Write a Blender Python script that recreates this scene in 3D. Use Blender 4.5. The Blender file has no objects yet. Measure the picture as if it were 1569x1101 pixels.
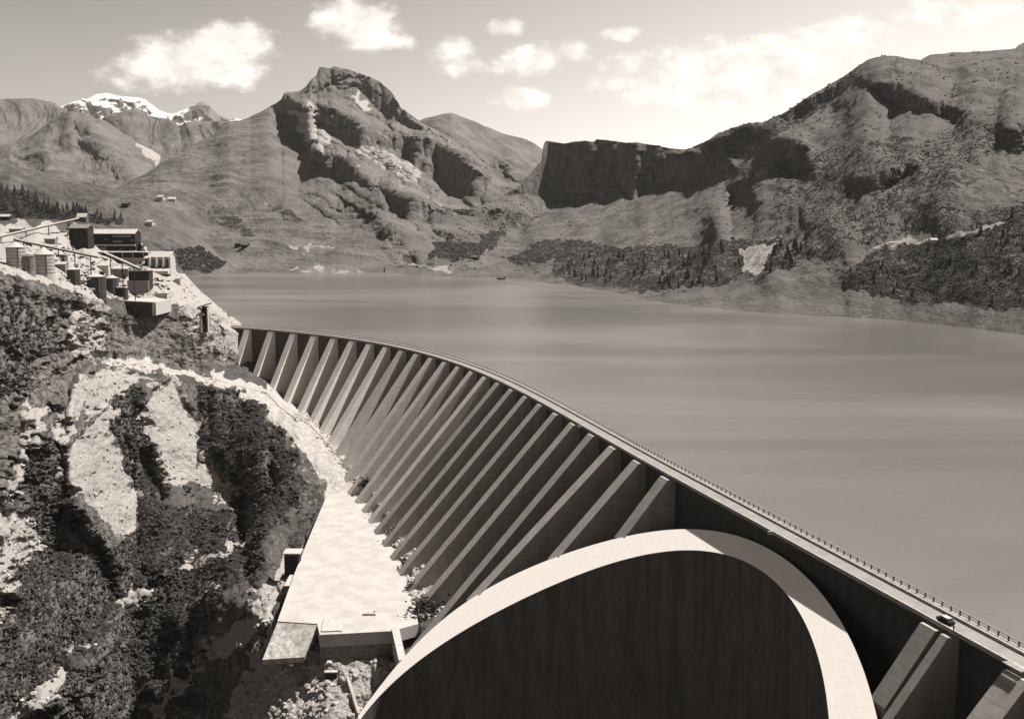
import bpy, math, random
import numpy as np
from mathutils import Vector
from mathutils.bvhtree import BVHTree
random.seed(7); RS = np.random.RandomState(7)
sc = bpy.context.scene; COL = sc.collection
R = math.radians

# ------------------------------------------------------------------ camera, sky, sun, exposure
F, YH, H = 1600., 330., 85.                 # focal length and horizon row in photo pixels, height over the dam crest
TH = math.atan((550.5-YH)/F)
cd = bpy.data.cameras.new('camera'); cam = bpy.data.objects.new('camera', cd); COL.objects.link(cam)
cd.sensor_width = 36; cd.lens = 36*F/1569; cd.clip_start = 1; cd.clip_end = 40000
cam.location = (0, 0, H); cam.rotation_euler = (math.pi/2-TH, 0, 0); sc.camera = cam
SUN = Vector((.585, .19, 1.)).normalized()
EXPO = 0.95
sl = bpy.data.lights.new('sun', 'SUN'); sl.energy = 5.0; sl.angle = R(.5); sl.color = (1, .965, .92)
so = bpy.data.objects.new('sun', sl); COL.objects.link(so); so.rotation_euler = SUN.to_track_quat('Z', 'Y').to_euler()
sc.view_settings.view_transform = 'Standard'; sc.view_settings.look = 'None'
sc.view_settings.exposure = EXPO; sc.view_settings.gamma = 1

def tangent(px, py):
    """direction of a photo pixel as (x/y, z/y)"""
    px = np.asarray(px, float); py = np.asarray(py, float)
    v = -(py-550.5)/F
    d1 = math.cos(TH)+v*math.sin(TH)
    return (px-784.5)/F/d1, (-math.sin(TH)+v*math.cos(TH))/d1
def at(px, py, Y):
    a, e = tangent(px, py); return np.array([a*Y, Y, H+e*Y])
def onz(px, py, z):
    a, e = tangent(px, py); Y = (z-H)/e; return np.stack([a*Y, Y, 0*Y+z], -1)

# ---- node helpers
def nn(nt, t, **kw):
    n = nt.nodes.new(t)
    for k, v in kw.items():
        if k.startswith('i_'):
            key = k[2:]; key = int(key) if key.isdigit() else key
            n.inputs[key].default_value = v
        else: setattr(n, k, v)
    return n
def mth(nt, op, a, b=None, c=None, clamp=False):
    n = nt.nodes.new('ShaderNodeMath'); n.operation = op; n.use_clamp = clamp
    for i, s in enumerate((a, b, c)):
        if s is None: continue
        if isinstance(s, (int, float)): n.inputs[i].default_value = s
        else: nt.links.new(s, n.inputs[i])
    return n.outputs[0]
def mixc(nt, f, a, b):
    n = nt.nodes.new('ShaderNodeMix'); n.data_type = 'RGBA'
    for i, s in ((0, f), (6, a), (7, b)):
        if isinstance(s, (int, float, tuple)): n.inputs[i].default_value = s
        else: nt.links.new(s, n.inputs[i])
    return n.outputs[2]
def sstep(nt, x, lo, hi, a=0., b=1.):
    n = nt.nodes.new('ShaderNodeMapRange'); n.interpolation_type = 'SMOOTHSTEP'
    nt.links.new(x, n.inputs[0])
    for i, v in ((1, lo), (2, hi), (3, a), (4, b)): n.inputs[i].default_value = v
    return n.outputs[0]
def g(v): return (v*1.085, v, v*.935, 1)

w = bpy.data.worlds.new('World'); sc.world = w; w.use_nodes = True
nt = w.node_tree; nt.nodes.clear(); L = nt.links.new
sky = nn(nt, 'ShaderNodeTexSky', sky_type='NISHITA', sun_disc=False, sun_elevation=math.asin(SUN.z),
         sun_rotation=math.atan2(SUN.x, SUN.y), altitude=1500, air_density=1.1, dust_density=2.2, ozone_density=1)
bw = nn(nt, 'ShaderNodeRGBToBW'); L(sky.outputs[0], bw.inputs[0])
tc = nn(nt, 'ShaderNodeTexCoord'); sx = nn(nt, 'ShaderNodeSeparateXYZ'); L(tc.outputs['Generated'], sx.inputs[0])
X, Y_, Z = sx.outputs
ysafe = mth(nt, 'MAXIMUM', Y_, .02)
U = mth(nt, 'DIVIDE', X, ysafe); V = mth(nt, 'DIVIDE', Z, ysafe)
cmb = nn(nt, 'ShaderNodeCombineXYZ'); L(U, cmb.inputs[0]); L(mth(nt, 'MULTIPLY', V, 1.5), cmb.inputs[1])
nz = nn(nt, 'ShaderNodeTexNoise', i_Scale=9., i_Detail=9., i_Roughness=.62); L(cmb.outputs[0], nz.inputs['Vector'])
nz2 = nn(nt, 'ShaderNodeTexNoise', i_Scale=34., i_Detail=5., i_Roughness=.6); L(cmb.outputs[0], nz2.inputs['Vector'])
CLOUDS = [(250, 105, 95, 26), (300, 88, 90, 34), (365, 62, 72, 26), (550, 42, 60, 33), (510, 38, 40, 18), (600, 64, 40, 12), (690, 76, 34, 24), (705, 100, 34, 18),
          (775, 46, 30, 14), (830, 90, 62, 22), (870, 82, 36, 18), (795, 152, 44, 15), (950, 52, 34, 10),
          (1000, 128, 90, 38), (1090, 128, 110, 44), (1180, 90, 90, 46), (1260, 80, 110, 46), (1050, 105, 70, 30), (1300, 40, 60, 14), (1490, 20, 110, 22)]
best = None
for (px, py, a, b) in CLOUDS:
    u0, v0 = tangent(px, py)
    du = mth(nt, 'DIVIDE', mth(nt, 'SUBTRACT', U, float(u0)), a/F*1.12)
    dv = mth(nt, 'DIVIDE', mth(nt, 'SUBTRACT', V, float(v0)), b/F*1.2)
    dd = mth(nt, 'ADD', mth(nt, 'MULTIPLY', du, du), mth(nt, 'MULTIPLY', dv, dv))
    best = dd if best is None else mth(nt, 'SMOOTH_MIN', best, dd, .3)
shape = mth(nt, 'SUBTRACT', 1.05, mth(nt, 'SQRT', mth(nt, 'MAXIMUM', best, 0.)))
shape = mth(nt, 'ADD', shape, mth(nt, 'MULTIPLY', mth(nt, 'SUBTRACT', nz.outputs[0], .52), 2.6))
shape = mth(nt, 'ADD', shape, mth(nt, 'MULTIPLY', mth(nt, 'SUBTRACT', nz2.outputs[0], .5), 1.5))
cl = sstep(nt, shape, -.1, .65)
front = sstep(nt, Y_, .05, .3); cl = mth(nt, 'MULTIPLY', mth(nt, 'MULTIPLY', cl, front), .96)
SKYK = .1
lum = mth(nt, 'MULTIPLY', bw.outputs[0], SKYK)
lum = mth(nt, 'MULTIPLY', mth(nt, 'POWER', mth(nt, 'MULTIPLY', lum, 1.15), 1.5), mth(nt, 'MULTIPLY', sstep(nt, X, -.55, .5, .6, 1.2), sstep(nt, Z, .22, .75, 1., .22)))  # sky dimmed overhead, out of view, to weaken the fill in shadows
shade = sstep(nt, nz2.outputs[0], .3, .7, .44, .62)
fin = mth(nt, 'ADD', mth(nt, 'MULTIPLY', lum, mth(nt, 'SUBTRACT', 1., cl)), mth(nt, 'MULTIPLY', cl, shade))
vm = nn(nt, 'ShaderNodeVectorMath', operation='SCALE'); vm.inputs[0].default_value = (1.08, 1., .925); L(fin, vm.inputs['Scale'])
bg = nn(nt, 'ShaderNodeBackground', i_Strength=1.); L(vm.outputs[0], bg.inputs[0])
ow = nn(nt, 'ShaderNodeOutputWorld'); L(bg.outputs[0], ow.inputs[0])

# ------------------------------------------------------------------ tagging and mesh helpers
def tag(o, label=None, cat=None, group=None, kind=None):
    if label: o['label'] = label
    if cat: o['category'] = cat
    if group: o['group'] = group
    if kind: o['kind'] = kind
    return o
def empty(name, loc, label, cat, group=None, rz=0.):
    o = bpy.data.objects.new(name, None); COL.objects.link(o); o.location = loc; o.rotation_euler = (0, 0, rz)
    o.empty_display_size = 2
    return tag(o, label, cat, group)
def np_mesh(name, verts, faces, mat, smooth=False, attrs=None, parent=None):
    me = bpy.data.meshes.new(name); verts = np.asarray(verts, np.float32); faces = np.asarray(faces, np.int32)
    k = faces.shape[1]
    me.vertices.add(len(verts)); me.vertices.foreach_set('co', verts.ravel())
    me.loops.add(faces.size); me.loops.foreach_set('vertex_index', faces.ravel())
    me.polygons.add(len(faces)); me.polygons.foreach_set('loop_start', np.arange(0, faces.size, k, dtype=np.int32))
    me.polygons.foreach_set('loop_total', np.full(len(faces), k, np.int32))
    me.polygons.foreach_set('use_smooth', np.full(len(faces), smooth, bool))
    for an, av in (attrs or {}).items():
        if av.ndim == 1:
            at_ = me.attributes.new(an, 'FLOAT', 'POINT'); at_.data.foreach_set('value', av.astype(np.float32))
        else:
            at_ = me.attributes.new(an, 'FLOAT_COLOR', 'POINT'); c = np.ones((len(verts), 4), np.float32); c[:, :3] = av
            at_.data.foreach_set('color', c.ravel())
    me.update(calc_edges=True); me.validate()
    me.materials.append(mat)
    o = bpy.data.objects.new(name, me); COL.objects.link(o)
    if parent: o.parent = parent
    return o
class MB:
    def __init__(s): s.v = []; s.f = []
    def add(s, vs, fs):
        b = len(s.v); s.v += [tuple(map(float, v)) for v in vs]; s.f += [tuple(b+i for i in f) for f in fs]; return s
    def hexa(s, lo, hi):
        """two quads (bottom, top), same winding"""
        return s.add(list(lo)+list(hi), [(3, 2, 1, 0), (4, 5, 6, 7), (0, 1, 5, 4), (1, 2, 6, 5), (2, 3, 7, 6), (3, 0, 4, 7)])
    def box(s, x0, y0, z0, x1, y1, z1):
        q = lambda z: [(x0, y0, z), (x1, y0, z), (x1, y1, z), (x0, y1, z)]
        return s.hexa(q(z0), q(z1))
    def beam(s, a, b, w, h):
        a = Vector(a); b = Vector(b); d = (b-a).normalized(); r = d.cross(Vector((0, 0, 1)))
        r = r.normalized() if r.length > 1e-4 else Vector((1, 0, 0)); u = r.cross(d).normalized(); r = r*w/2; u = u*h/2
        return s.hexa([a-r-u, a+r-u, a+r+u, a-r+u], [b-r-u, b+r-u, b+r+u, b-r+u])
    def cyl(s, c, r0, r1, z0, z1, n=24, cap=True):
        b = len(s.v)
        for (r, z) in ((r0, z0), (r1, z1)):
            for i in range(n): s.v.append((c[0]+r*math.cos(2*math.pi*i/n), c[1]+r*math.sin(2*math.pi*i/n), z))
        for i in range(n): j = (i+1) % n; s.f.append((b+i, b+j, b+n+j, b+n+i))
        if cap: s.f.append(tuple(b+i for i in range(n))[::-1]); s.f.append(tuple(b+n+i for i in range(n)))
        return s
    def gable(s, x0, y0, x1, y1, z0, z1, t=.25):
        """roof with its ridge along x, as a closed slab pair"""
        ym = (y0+y1)/2
        for ya in (y0, y1):
            s.hexa([(x0, ya, z0), (x1, ya, z0), (x1, ym, z1), (x0, ym, z1)], [(x0, ya, z0+t), (x1, ya, z0+t), (x1, ym, z1+t), (x0, ym, z1+t)])
        return s
    def build(s, name, mat, parent=None, smooth=False):
        me = bpy.data.meshes.new(name); me.from_pydata(s.v, [], s.f)
        if smooth:
            for p in me.polygons: p.use_smooth = True
        me.materials.append(mat); me.update()
        import bmesh
        bm = bmesh.new(); bm.from_mesh(me); bmesh.ops.recalc_face_normals(bm, faces=bm.faces); bm.to_mesh(me); bm.free()
        o = bpy.data.objects.new(name, me); COL.objects.link(o)
        if parent: o.parent = parent
        return o

# ---- gradient noise
_perm = RS.permutation(256); _perm = np.concatenate([_perm, _perm])
_gr = RS.normal(size=(256, 3)); _gr /= np.linalg.norm(_gr, axis=1)[:, None]
def pnoise(p):
    p = np.asarray(p, np.float64); i = np.floor(p).astype(int); fr = p-i; i &= 255
    u = fr*fr*fr*(fr*(fr*6-15)+10); out = 0
    for dx in (0, 1):
        for dy in (0, 1):
            for dz in (0, 1):
                h = _perm[_perm[_perm[(i[..., 0]+dx) & 255]+((i[..., 1]+dy) & 255)]+((i[..., 2]+dz) & 255)]
                gv = _gr[h]; d = (gv[..., 0]*(fr[..., 0]-dx)+gv[..., 1]*(fr[..., 1]-dy)+gv[..., 2]*(fr[..., 2]-dz))
                wx = u[..., 0] if dx else 1-u[..., 0]; wy = u[..., 1] if dy else 1-u[..., 1]; wz = u[..., 2] if dz else 1-u[..., 2]
                out = out+d*wx*wy*wz
    return out*1.6
def fbm(p, o=4, gain=.5):
    s = 0; a = 1; q = np.array(p, float)
    for k in range(o): s = s+a*pnoise(q+17.3*k); a *= gain; q = q*2.03
    return s
def ridged(p, o=4, gain=.5):
    s = 0; a = 1; q = np.array(p, float)
    for k in range(o): s = s+a*(1-2*np.abs(pnoise(q+11.1*k))); a *= gain; q = q*2.07
    return s

# ------------------------------------------------------------------ materials
def principled(name, rough=.9):
    m = bpy.data.materials.new(name); m.use_nodes = True; nt = m.node_tree
    b = nt.nodes['Principled BSDF']; b.inputs['Roughness'].default_value = rough; b.inputs['Specular IOR Level'].default_value = .25
    return m, nt, b
def flat(name, v, rough=.85, var=.25, scale=.6, bump=.1):
    m, nt, b = principled(name, rough)
    tc = nn(nt, 'ShaderNodeTexCoord'); n = nn(nt, 'ShaderNodeTexNoise', i_Scale=scale, i_Detail=6., i_Roughness=.65)
    nt.links.new(tc.outputs['Object'], n.inputs['Vector'])
    c = mixc(nt, sstep(nt, n.outputs[0], .3, .7), g(v*(1-var)), g(v*(1+var*.5))); nt.links.new(c, b.inputs['Base Color'])
    bp = nn(nt, 'ShaderNodeBump', i_Strength=.4, i_Distance=bump); nt.links.new(n.outputs[0], bp.inputs['Height']); nt.links.new(bp.outputs[0], b.inputs['Normal'])
    return m
def terrain_mat(name, grass, shrub, rock, scree, S, bump, steep=(.45, .72), patch=.5, tuft=1.):
    """grass, dwarf shrub, bare rock and scree by attribute 'mask' (r shrub, g scree, b rock) and by real steepness; S = metres of the finest grain"""
    m, nt, b = principled(name, .95); b.inputs['Specular IOR Level'].default_value = .08; L = nt.links.new
    geo = nn(nt, 'ShaderNodeNewGeometry'); pos = geo.outputs['Position']
    def noise(sc_, det=6., ro=.6, vec=pos):
        n = nn(nt, 'ShaderNodeTexNoise', i_Scale=1./sc_, i_Detail=det, i_Roughness=ro); L(vec, n.inputs['Vector']); return n.outputs[0]
    nA = noise(S*14); nB = noise(S*3., 8., .7); nC = noise(S*.9, 4., .7)
    att = nn(nt, 'ShaderNodeAttribute', attribute_name='mask'); sp = nn(nt, 'ShaderNodeSeparateColor'); L(att.outputs['Color'], sp.inputs[0])
    mr, mg, mb_ = sp.outputs
    true_n = nn(nt, 'ShaderNodeSeparateXYZ'); L(geo.outputs['Normal'], true_n.inputs[0]); nz_ = true_n.outputs[2]
    col = mixc(nt, sstep(nt, nA, .35, .65), g(grass*.72), g(grass*1.2))
    col = mixc(nt, sstep(nt, nB, .58, .68), col, g(grass*1.5))
    sh = mth(nt, 'ADD', mth(nt, 'MULTIPLY', mr, .62), mth(nt, 'ADD', mth(nt, 'MULTIPLY', mth(nt, 'SUBTRACT', nB, .5), 1.9*tuft), mth(nt, 'MULTIPLY', mth(nt, 'SUBTRACT', nA, .5), 1.3)))
    col = mixc(nt, sstep(nt, sh, patch*.62, patch*.62+.12), col, mixc(nt, nC, g(shrub*.6), g(shrub*1.5)))
    rk = mth(nt, 'ADD', mth(nt, 'SUBTRACT', 1., nz_), mth(nt, 'MULTIPLY', mth(nt, 'SUBTRACT', nB, .5), .5))
    rk = sstep(nt, rk, 1-steep[1], 1-steep[0]); rk = mth(nt, 'MAXIMUM', rk, sstep(nt, mth(nt, 'ADD', mb_, mth(nt, 'SUBTRACT', nB, .5)), .35, .6))
    zz = nn(nt, 'ShaderNodeMapping'); zz.inputs['Scale'].default_value = (1, 1, .25); L(pos, zz.inputs[0])
    nR = noise(S*2.2, 8., .7, zz.outputs[0])
    col = mixc(nt, rk, col, mixc(nt, sstep(nt, nR, .36, .62), g(rock*.45), g(rock*1.35)))
    sc_ = sstep(nt, mth(nt, 'ADD', mg, mth(nt, 'MULTIPLY', mth(nt, 'SUBTRACT', nB, .5), 1.1)), .42, .6)
    col = mixc(nt, sc_, col, mixc(nt, sstep(nt, nC, .34, .6), g(scree*.86), g(scree*1.08)))
    col = mixc(nt, sstep(nt, mg, .98, 1.12), col, mixc(nt, sstep(nt, nB, .35, .65), g(.30), g(.42)))
    L(col, b.inputs['Base Color'])
    hb = mth(nt, 'ADD', nB, mth(nt, 'MULTIPLY', nC, .45))
    bp = nn(nt, 'ShaderNodeBump', i_Strength=1., i_Distance=bump); L(hb, bp.inputs['Height']); L(bp.outputs[0], b.inputs['Normal'])
    return m
def concrete_mat(name, v, lift=3., stain=.45, blocks=True, uattr=False, streak=1.):
    m, nt, b = principled(name, .9); b.inputs['Specular IOR Level'].default_value = .15; L = nt.links.new
    geo = nn(nt, 'ShaderNodeNewGeometry'); pos = geo.outputs['Position']; s = nn(nt, 'ShaderNodeSeparateXYZ'); L(pos, s.inputs[0])
    mp = nn(nt, 'ShaderNodeMapping'); mp.inputs['Scale'].default_value = (1, 1, .12); L(pos, mp.inputs[0])
    n1 = nn(nt, 'ShaderNodeTexNoise', i_Scale=.35, i_Detail=7., i_Roughness=.65); L(mp.outputs[0], n1.inputs['Vector'])
    n2 = nn(nt, 'ShaderNodeTexNoise', i_Scale=.5, i_Detail=8., i_Roughness=.7); L(pos, n2.inputs['Vector'])
    f = mth(nt, 'ADD', mth(nt, 'MULTIPLY', sstep(nt, n1.outputs[0], .35, .7), .6*streak), mth(nt, 'MULTIPLY', sstep(nt, n2.outputs[0], .3, .7), .4))
    col = mixc(nt, mth(nt, 'MULTIPLY', f, stain), g(v*1.08), g(v*.45))
    if blocks:
        zz = s.outputs[2]
        fr = mth(nt, 'FRACT', mth(nt, 'DIVIDE', mth(nt, 'ADD', zz, 300.), lift)); ln = mth(nt, 'LESS_THAN', fr, .2/lift)
        wn = nn(nt, 'ShaderNodeTexWhiteNoise', noise_dimensions='1D'); L(mth(nt, 'FLOOR', mth(nt, 'DIVIDE', mth(nt, 'ADD', zz, 300.), lift)), wn.inputs['W'])
        col = mixc(nt, mth(nt, 'MULTIPLY', wn.outputs[0], .22), col, g(v*.6))
        if uattr:
            a = nn(nt, 'ShaderNodeAttribute', attribute_name='u'); fu = mth(nt, 'FRACT', mth(nt, 'DIVIDE', a.outputs['Fac'], 16.)); ln = mth(nt, 'MAXIMUM', mth(nt, 'MULTIPLY', ln, .15), mth(nt, 'LESS_THAN', fu, .02))
        col = mixc(nt, mth(nt, 'MULTIPLY', ln, .3), col, g(v*.35))
    oi = nn(nt, 'ShaderNodeObjectInfo'); col = mixc(nt, mth(nt, 'MULTIPLY', oi.outputs['Random'], .3), col, g(v*.5))
    L(col, b.inputs['Base Color'])
    bp = nn(nt, 'ShaderNodeBump', i_Strength=.5, i_Distance=.15); L(n2.outputs[0], bp.inputs['Height']); L(bp.outputs[0], b.inputs['Normal'])
    return m
M = {}
M['gorge'] = terrain_mat('gorge_ground', .075, .022, .135, .31, 1.1, 1.9, steep=(.35, .75), patch=.55)
M['hill'] = terrain_mat('alpine_pasture', .10, .028, .10, .25, 4.2, 5., steep=(.5, .74), patch=.56)
M['mount'] = terrain_mat('mountain_slope', .125, .04, .11, .30, 7., 10., steep=(.5, .76), patch=.8)
M['farm'] = terrain_mat('far_mountain', .12, .07, .13, .3, 16., 20., steep=(.4, .7), patch=.9)
M['buttress'] = concrete_mat('buttress_concrete', .36, 3., .6); M['buttress_sunlit'] = concrete_mat('sunlit_buttress_concrete', .76, 3., .35); M['buttress_half_lit'] = concrete_mat('half_lit_buttress_concrete', .55, 3., .5); M['shadec'] = flat('shaded_concrete', .045, var=.4)  # lighter buttress copies carry painted sunlight; the darkest concrete carries painted shade
M['wallc'] = concrete_mat('wall_concrete', .07, 3., .6)  # darkened so the recesses between buttresses hold painted shade
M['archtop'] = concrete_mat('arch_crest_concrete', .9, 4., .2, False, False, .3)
M['archface'] = concrete_mat('arch_face_concrete', .13, 4., 1., True, True)  # base colour lowered to deepen the face's shade; streaks are stains
M['apron'] = flat('apron_concrete', .34, var=.16, scale=.11, bump=.15)
M['white'] = flat('white_concrete', .36, var=.2); M['grey'] = flat('grey_concrete', .16, var=.35)
M['dark'] = flat('dark_timber', .018, var=.4); M['black'] = flat('shadowed_opening', .02)
M['roof'] = flat('pale_sheet_roof', .36, var=.2); M['steel'] = flat('weathered_steel', .09, var=.4)
M['silo'] = flat('silo_cement', .36, var=.3, scale=.3); M['silodark'] = flat('dark_silo_plate', .04, var=.5, scale=.4)
M['rail'] = flat('pale_rail_paint', .32); M['asphalt'] = flat('crest_roadway', .20, var=.2, scale=.2)
M['bark'] = flat('bark', .05); M['rockb'] = flat('boulder_rock', .32, var=.5, scale=.5, bump=.3)
M['skin'] = flat('skin', .35); M['cloth'] = flat('dark_cloth', .06); M['glass'] = flat('car_glass', .03, rough=.15); M['tyre'] = flat('tyre', .03)
M['foliage'] = flat('conifer_foliage', .038, var=.5, scale=1.5, bump=.3); M['bush'] = flat('shrub_foliage', .035, var=.6, scale=.25, bump=.3)
M['path'] = flat('gravel_track', .29, var=.3, scale=.4, bump=.2)

# snow mountain
m, nt, b = principled('snow_and_rock', .8); geo = nn(nt, 'ShaderNodeNewGeometry'); L = nt.links.new
n = nn(nt, 'ShaderNodeTexNoise', i_Scale=1/160., i_Detail=8., i_Roughness=.65); L(geo.outputs['Position'], n.inputs['Vector'])
s = nn(nt, 'ShaderNodeSeparateXYZ'); L(geo.outputs['Normal'], s.inputs[0])
att = nn(nt, 'ShaderNodeAttribute', attribute_name='mask'); sp = nn(nt, 'ShaderNodeSeparateColor'); L(att.outputs['Color'], sp.inputs[0])
k = mth(nt, 'ADD', mth(nt, 'ADD', s.outputs[2], mth(nt, 'MULTIPLY', mth(nt, 'SUBTRACT', n.outputs[0], .5), .9)), mth(nt, 'MULTIPLY', sp.outputs[2], -.7))
L(mixc(nt, sstep(nt, k, .42, .52), g(.13), g(.7)), b.inputs['Base Color']); M['snow'] = m

# lake
m, nt, b = principled('lake_water', .12); L = nt.links.new; b.inputs['Specular IOR Level'].default_value = .5; b.inputs['IOR'].default_value = 1.33
geo = nn(nt, 'ShaderNodeNewGeometry'); mp = nn(nt, 'ShaderNodeMapping'); mp.inputs['Scale'].default_value = (.35, 1., 1.); L(geo.outputs['Position'], mp.inputs[0])
n1 = nn(nt, 'ShaderNodeTexNoise', i_Scale=.22, i_Detail=6., i_Roughness=.75); L(geo.outputs['Position'], n1.inputs['Vector'])
n2 = nn(nt, 'ShaderNodeTexNoise', i_Scale=.006, i_Detail=4., i_Roughness=.55, i_Distortion=.6); L(mp.outputs[0], n2.inputs['Vector'])
L(mixc(nt, sstep(nt, n2.outputs[0], .35, .7), g(.09), g(.14)), b.inputs['Base Color'])
L(sstep(nt, n2.outputs[0], .35, .65, .14, .24), b.inputs['Roughness'])
bp = nn(nt, 'ShaderNodeBump', i_Strength=.6, i_Distance=.4); L(n1.outputs[0], bp.inputs['Height']); L(bp.outputs[0], b.inputs['Normal'])
M['water'] = m

# ------------------------------------------------------------------ terrain built from slopes
def inpoly(px, py, poly):
    ins = np.zeros(px.shape, bool); n = len(poly); j = n-1
    for i in range(n):
        xi, yi = poly[i]; xj, yj = poly[j]
        if yi != yj:
            c = ((yi > py) != (yj > py)) & (px < (xj-xi)*(py-yi)/(yj-yi)+xi); ins ^= c
        j = i
    return ins
def blur(a, n=1):
    for _ in range(n):
        p = np.pad(a, 1, mode='edge'); a = (p[:-2, 1:-1]+p[2:, 1:-1]+p[1:-1, :-2]+p[1:-1, 2:]+2*a)/6
    return a
LAM = .012
def poisson(gd):
    """D with D=0 on the first and last row whose vertical differences follow gd while staying smooth sideways"""
    n, c = gd.shape; rhs = np.diff(gd, axis=0)                    # rows 1..n-1
    m_ = n-1
    A = np.concatenate([np.zeros((1, c)), rhs, np.zeros((1, c)), -rhs[::-1]], 0); A = np.concatenate([A, A[:, ::-1]], 1)
    ky = 2-2*np.cos(2*np.pi*np.fft.fftfreq(A.shape[0])); kx = 2-2*np.cos(2*np.pi*np.fft.fftfreq(A.shape[1]))
    K = ky[:, None]+kx[None]*LAM; K[0, 0] = 1; Fh = np.fft.fft2(A)/-K; Fh[0, 0] = 0
    D = np.real(np.fft.ifft2(Fh)); return D[:n+1, :c]
def linedist(px, py, line):
    best = np.full(px.shape, 1e9); side = np.zeros(px.shape)
    for (x0, y0), (x1, y1) in zip(line[:-1], line[1:]):
        dx, dy = x1-x0, y1-y0; t = np.clip(((px-x0)*dx+(py-y0)*dy)/(dx*dx+dy*dy), 0, 1)
        ex, ey = px-(x0+t*dx), py-(y0+t*dy); d = np.hypot(ex, ey); m_ = d < best
        best = np.where(m_, d, best); side = np.where(m_, np.tanh(ex/9.), side)
    return best, side
REL = {}
def relief(name, rows, mat, step=1.4, m0=.5, mnoise=.5, mscale=60., cliffs=(), feats=(), masks=(), disp=(), warp=5., wscale=.05, skyamp=.4, back=True, label=None, smoothY=12, zlow=None, gdir=(-.6, -.8), clear=(), strata=None, flat_m=()):
    xs = [p[0] for p in rows[0]]; x0, x1 = min(xs), max(xs)
    px = np.arange(x0, x1+step, step)
    R_ = []
    for r in rows:
        r = sorted(r); a = np.array([p[0] for p in r], float)
        py = np.interp(px, a, [p[1] for p in r]); Y = np.interp(px, a, [p[2] for p in r])
        if smoothY:
            k = int(smoothY/step)*2+1; ker = np.hanning(k+2)[1:-1]; ker /= ker.sum(); Y = np.convolve(np.pad(Y, k//2, mode='edge'), ker, 'valid')
        R_.append((py, Y))
    PX, PY, LY = [], [], []
    for (pa, Ya), (pb, Yb) in zip(R_[:-1], R_[1:]):
        n = max(4, int(np.abs(pa-pb).max()/step)); t = np.linspace(0, 1, n+1)[:, None]
        py = pa[None]*(1-t)+pb[None]*t; pxx = np.broadcast_to(px[None], py.shape)
        q = np.stack([pxx*wscale, py*wscale, 0*py+3.7], -1); wx = pxx+warp*fbm(q, 3); wy = py+warp*.7*fbm(q+40, 3)
        mb0 = np.full(py.shape, m0); mm = m0*np.exp(mnoise*fbm(np.stack([pxx/mscale, py/mscale*1.6, 0*py+9], -1), 4, .42))
        if strata is not None: mm = mm*strata(wx, wy)
        for poly, mv in cliffs: mm = np.where(inpoly(wx, wy, poly), mv*2.5*np.exp(1.1*fbm(np.stack([pxx/30., py/7., 0*py+2], -1), 3)), mm)
        for poly, mv in flat_m: mm = np.where(inpoly(pxx, py, poly), mv, mm)
        e = tangent(pxx, py)[1]; de = np.abs(np.diff(e, axis=0))+1e-7; mid = .5*(mm[1:]+mm[:-1]); em = .5*(e[1:]+e[:-1])
        def profile(mfield):
            md = .5*(mfield[1:]+mfield[:-1]); w_ = de/np.maximum(md-em, .06); return w_, w_.sum(0)
        w0_, s0_ = profile(mb0); w1_, s1_ = profile(mm); dln = (np.log(Yb)-np.log(Ya))[None]
        wgt = w0_; cs = np.concatenate([np.zeros((1, len(px))), np.cumsum(wgt, 0)])
        cs /= cs[-1:]; ly = np.log(Ya)[None]*(1-cs)+np.log(Yb)[None]*cs
        g1_ = w1_/s1_*dln
        ly = ly+poisson(g1_-w0_/s0_*dln)
        s = slice(0, None) if not PX else slice(1, None)
        PX.append(pxx[s]); PY.append(py[s]); LY.append(ly[s])
    PX = np.concatenate(PX); PY = np.concatenate(PY); Y = np.exp(np.concatenate(LY))
    for line, amp, wl, wr in feats:
        q = np.stack([PX*wscale, PY*wscale, 0*PX+5], -1)
        d, side = linedist(PX+warp*fbm(q, 3), PY, line); wdt = .5*(wl+wr)+.5*side*(wr-wl); Y = Y-amp*np.exp(-(d/wdt)**1.6)
    a, e = tangent(PX, PY); P = np.stack([a*Y, Y, H+e*Y], -1)
    # displacement along the surface normal
    for (kind, amp, scl, octv, strz) in disp:
        gu = np.gradient(P, axis=1); gv = np.gradient(P, axis=0); N = np.cross(gu, gv); N /= np.linalg.norm(N, axis=-1)[..., None]+1e-9
        N *= np.sign(N[..., 2:3]+1e-6)
        if kind == 'g':
            al = np.array([gdir[0], gdir[1], 0.]); al /= np.linalg.norm(al); ac = np.array([-al[1], al[0], 0.])
            ca = P@ac; cl_ = P@al; warpn = fbm(P/scl*.35+7, 2)*.5
            q = np.stack([ca/scl+warpn, cl_/scl*.22, P[..., 2]/scl*.3*strz], -1); nv = ridged(q, octv)
        else:
            q = P/scl*np.array([1, 1, strz]); nv = ridged(q, octv) if kind == 'r' else fbm(q, octv)
        ax = amp(PX, PY) if callable(amp) else amp
        fade = np.ones(PX.shape); nr = PX.shape[0]
        tt = np.linspace(0, 1, nr)[:, None]; fade = fade*(1-(1-skyamp)*np.clip((tt-.93)/.07, 0, 1))*(np.clip((P[..., 2]-zlow)/25., 0, 1) if zlow is not None else 1.)
        P = P+N*(nv*ax*fade)[..., None]
    mk = np.zeros(PX.shape+(3,))
    q = np.stack([PX*wscale, PY*wscale, 0*PX+3.7], -1); wx = PX+warp*1.2*fbm(q*1.7, 4); wy = PY+warp*fbm(q*1.7+40, 4)
    for poly, ch, val in masks:
        mk[..., ch] = np.maximum(mk[..., ch], inpoly(wx, wy, poly)*val)
    for poly in clear: mk[..., 0] = np.where(inpoly(wx, wy, poly), -.6, mk[..., 0])
    for c in range(3): mk[..., c] = blur(mk[..., c], 1)
    nf = PX.shape[0]
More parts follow.
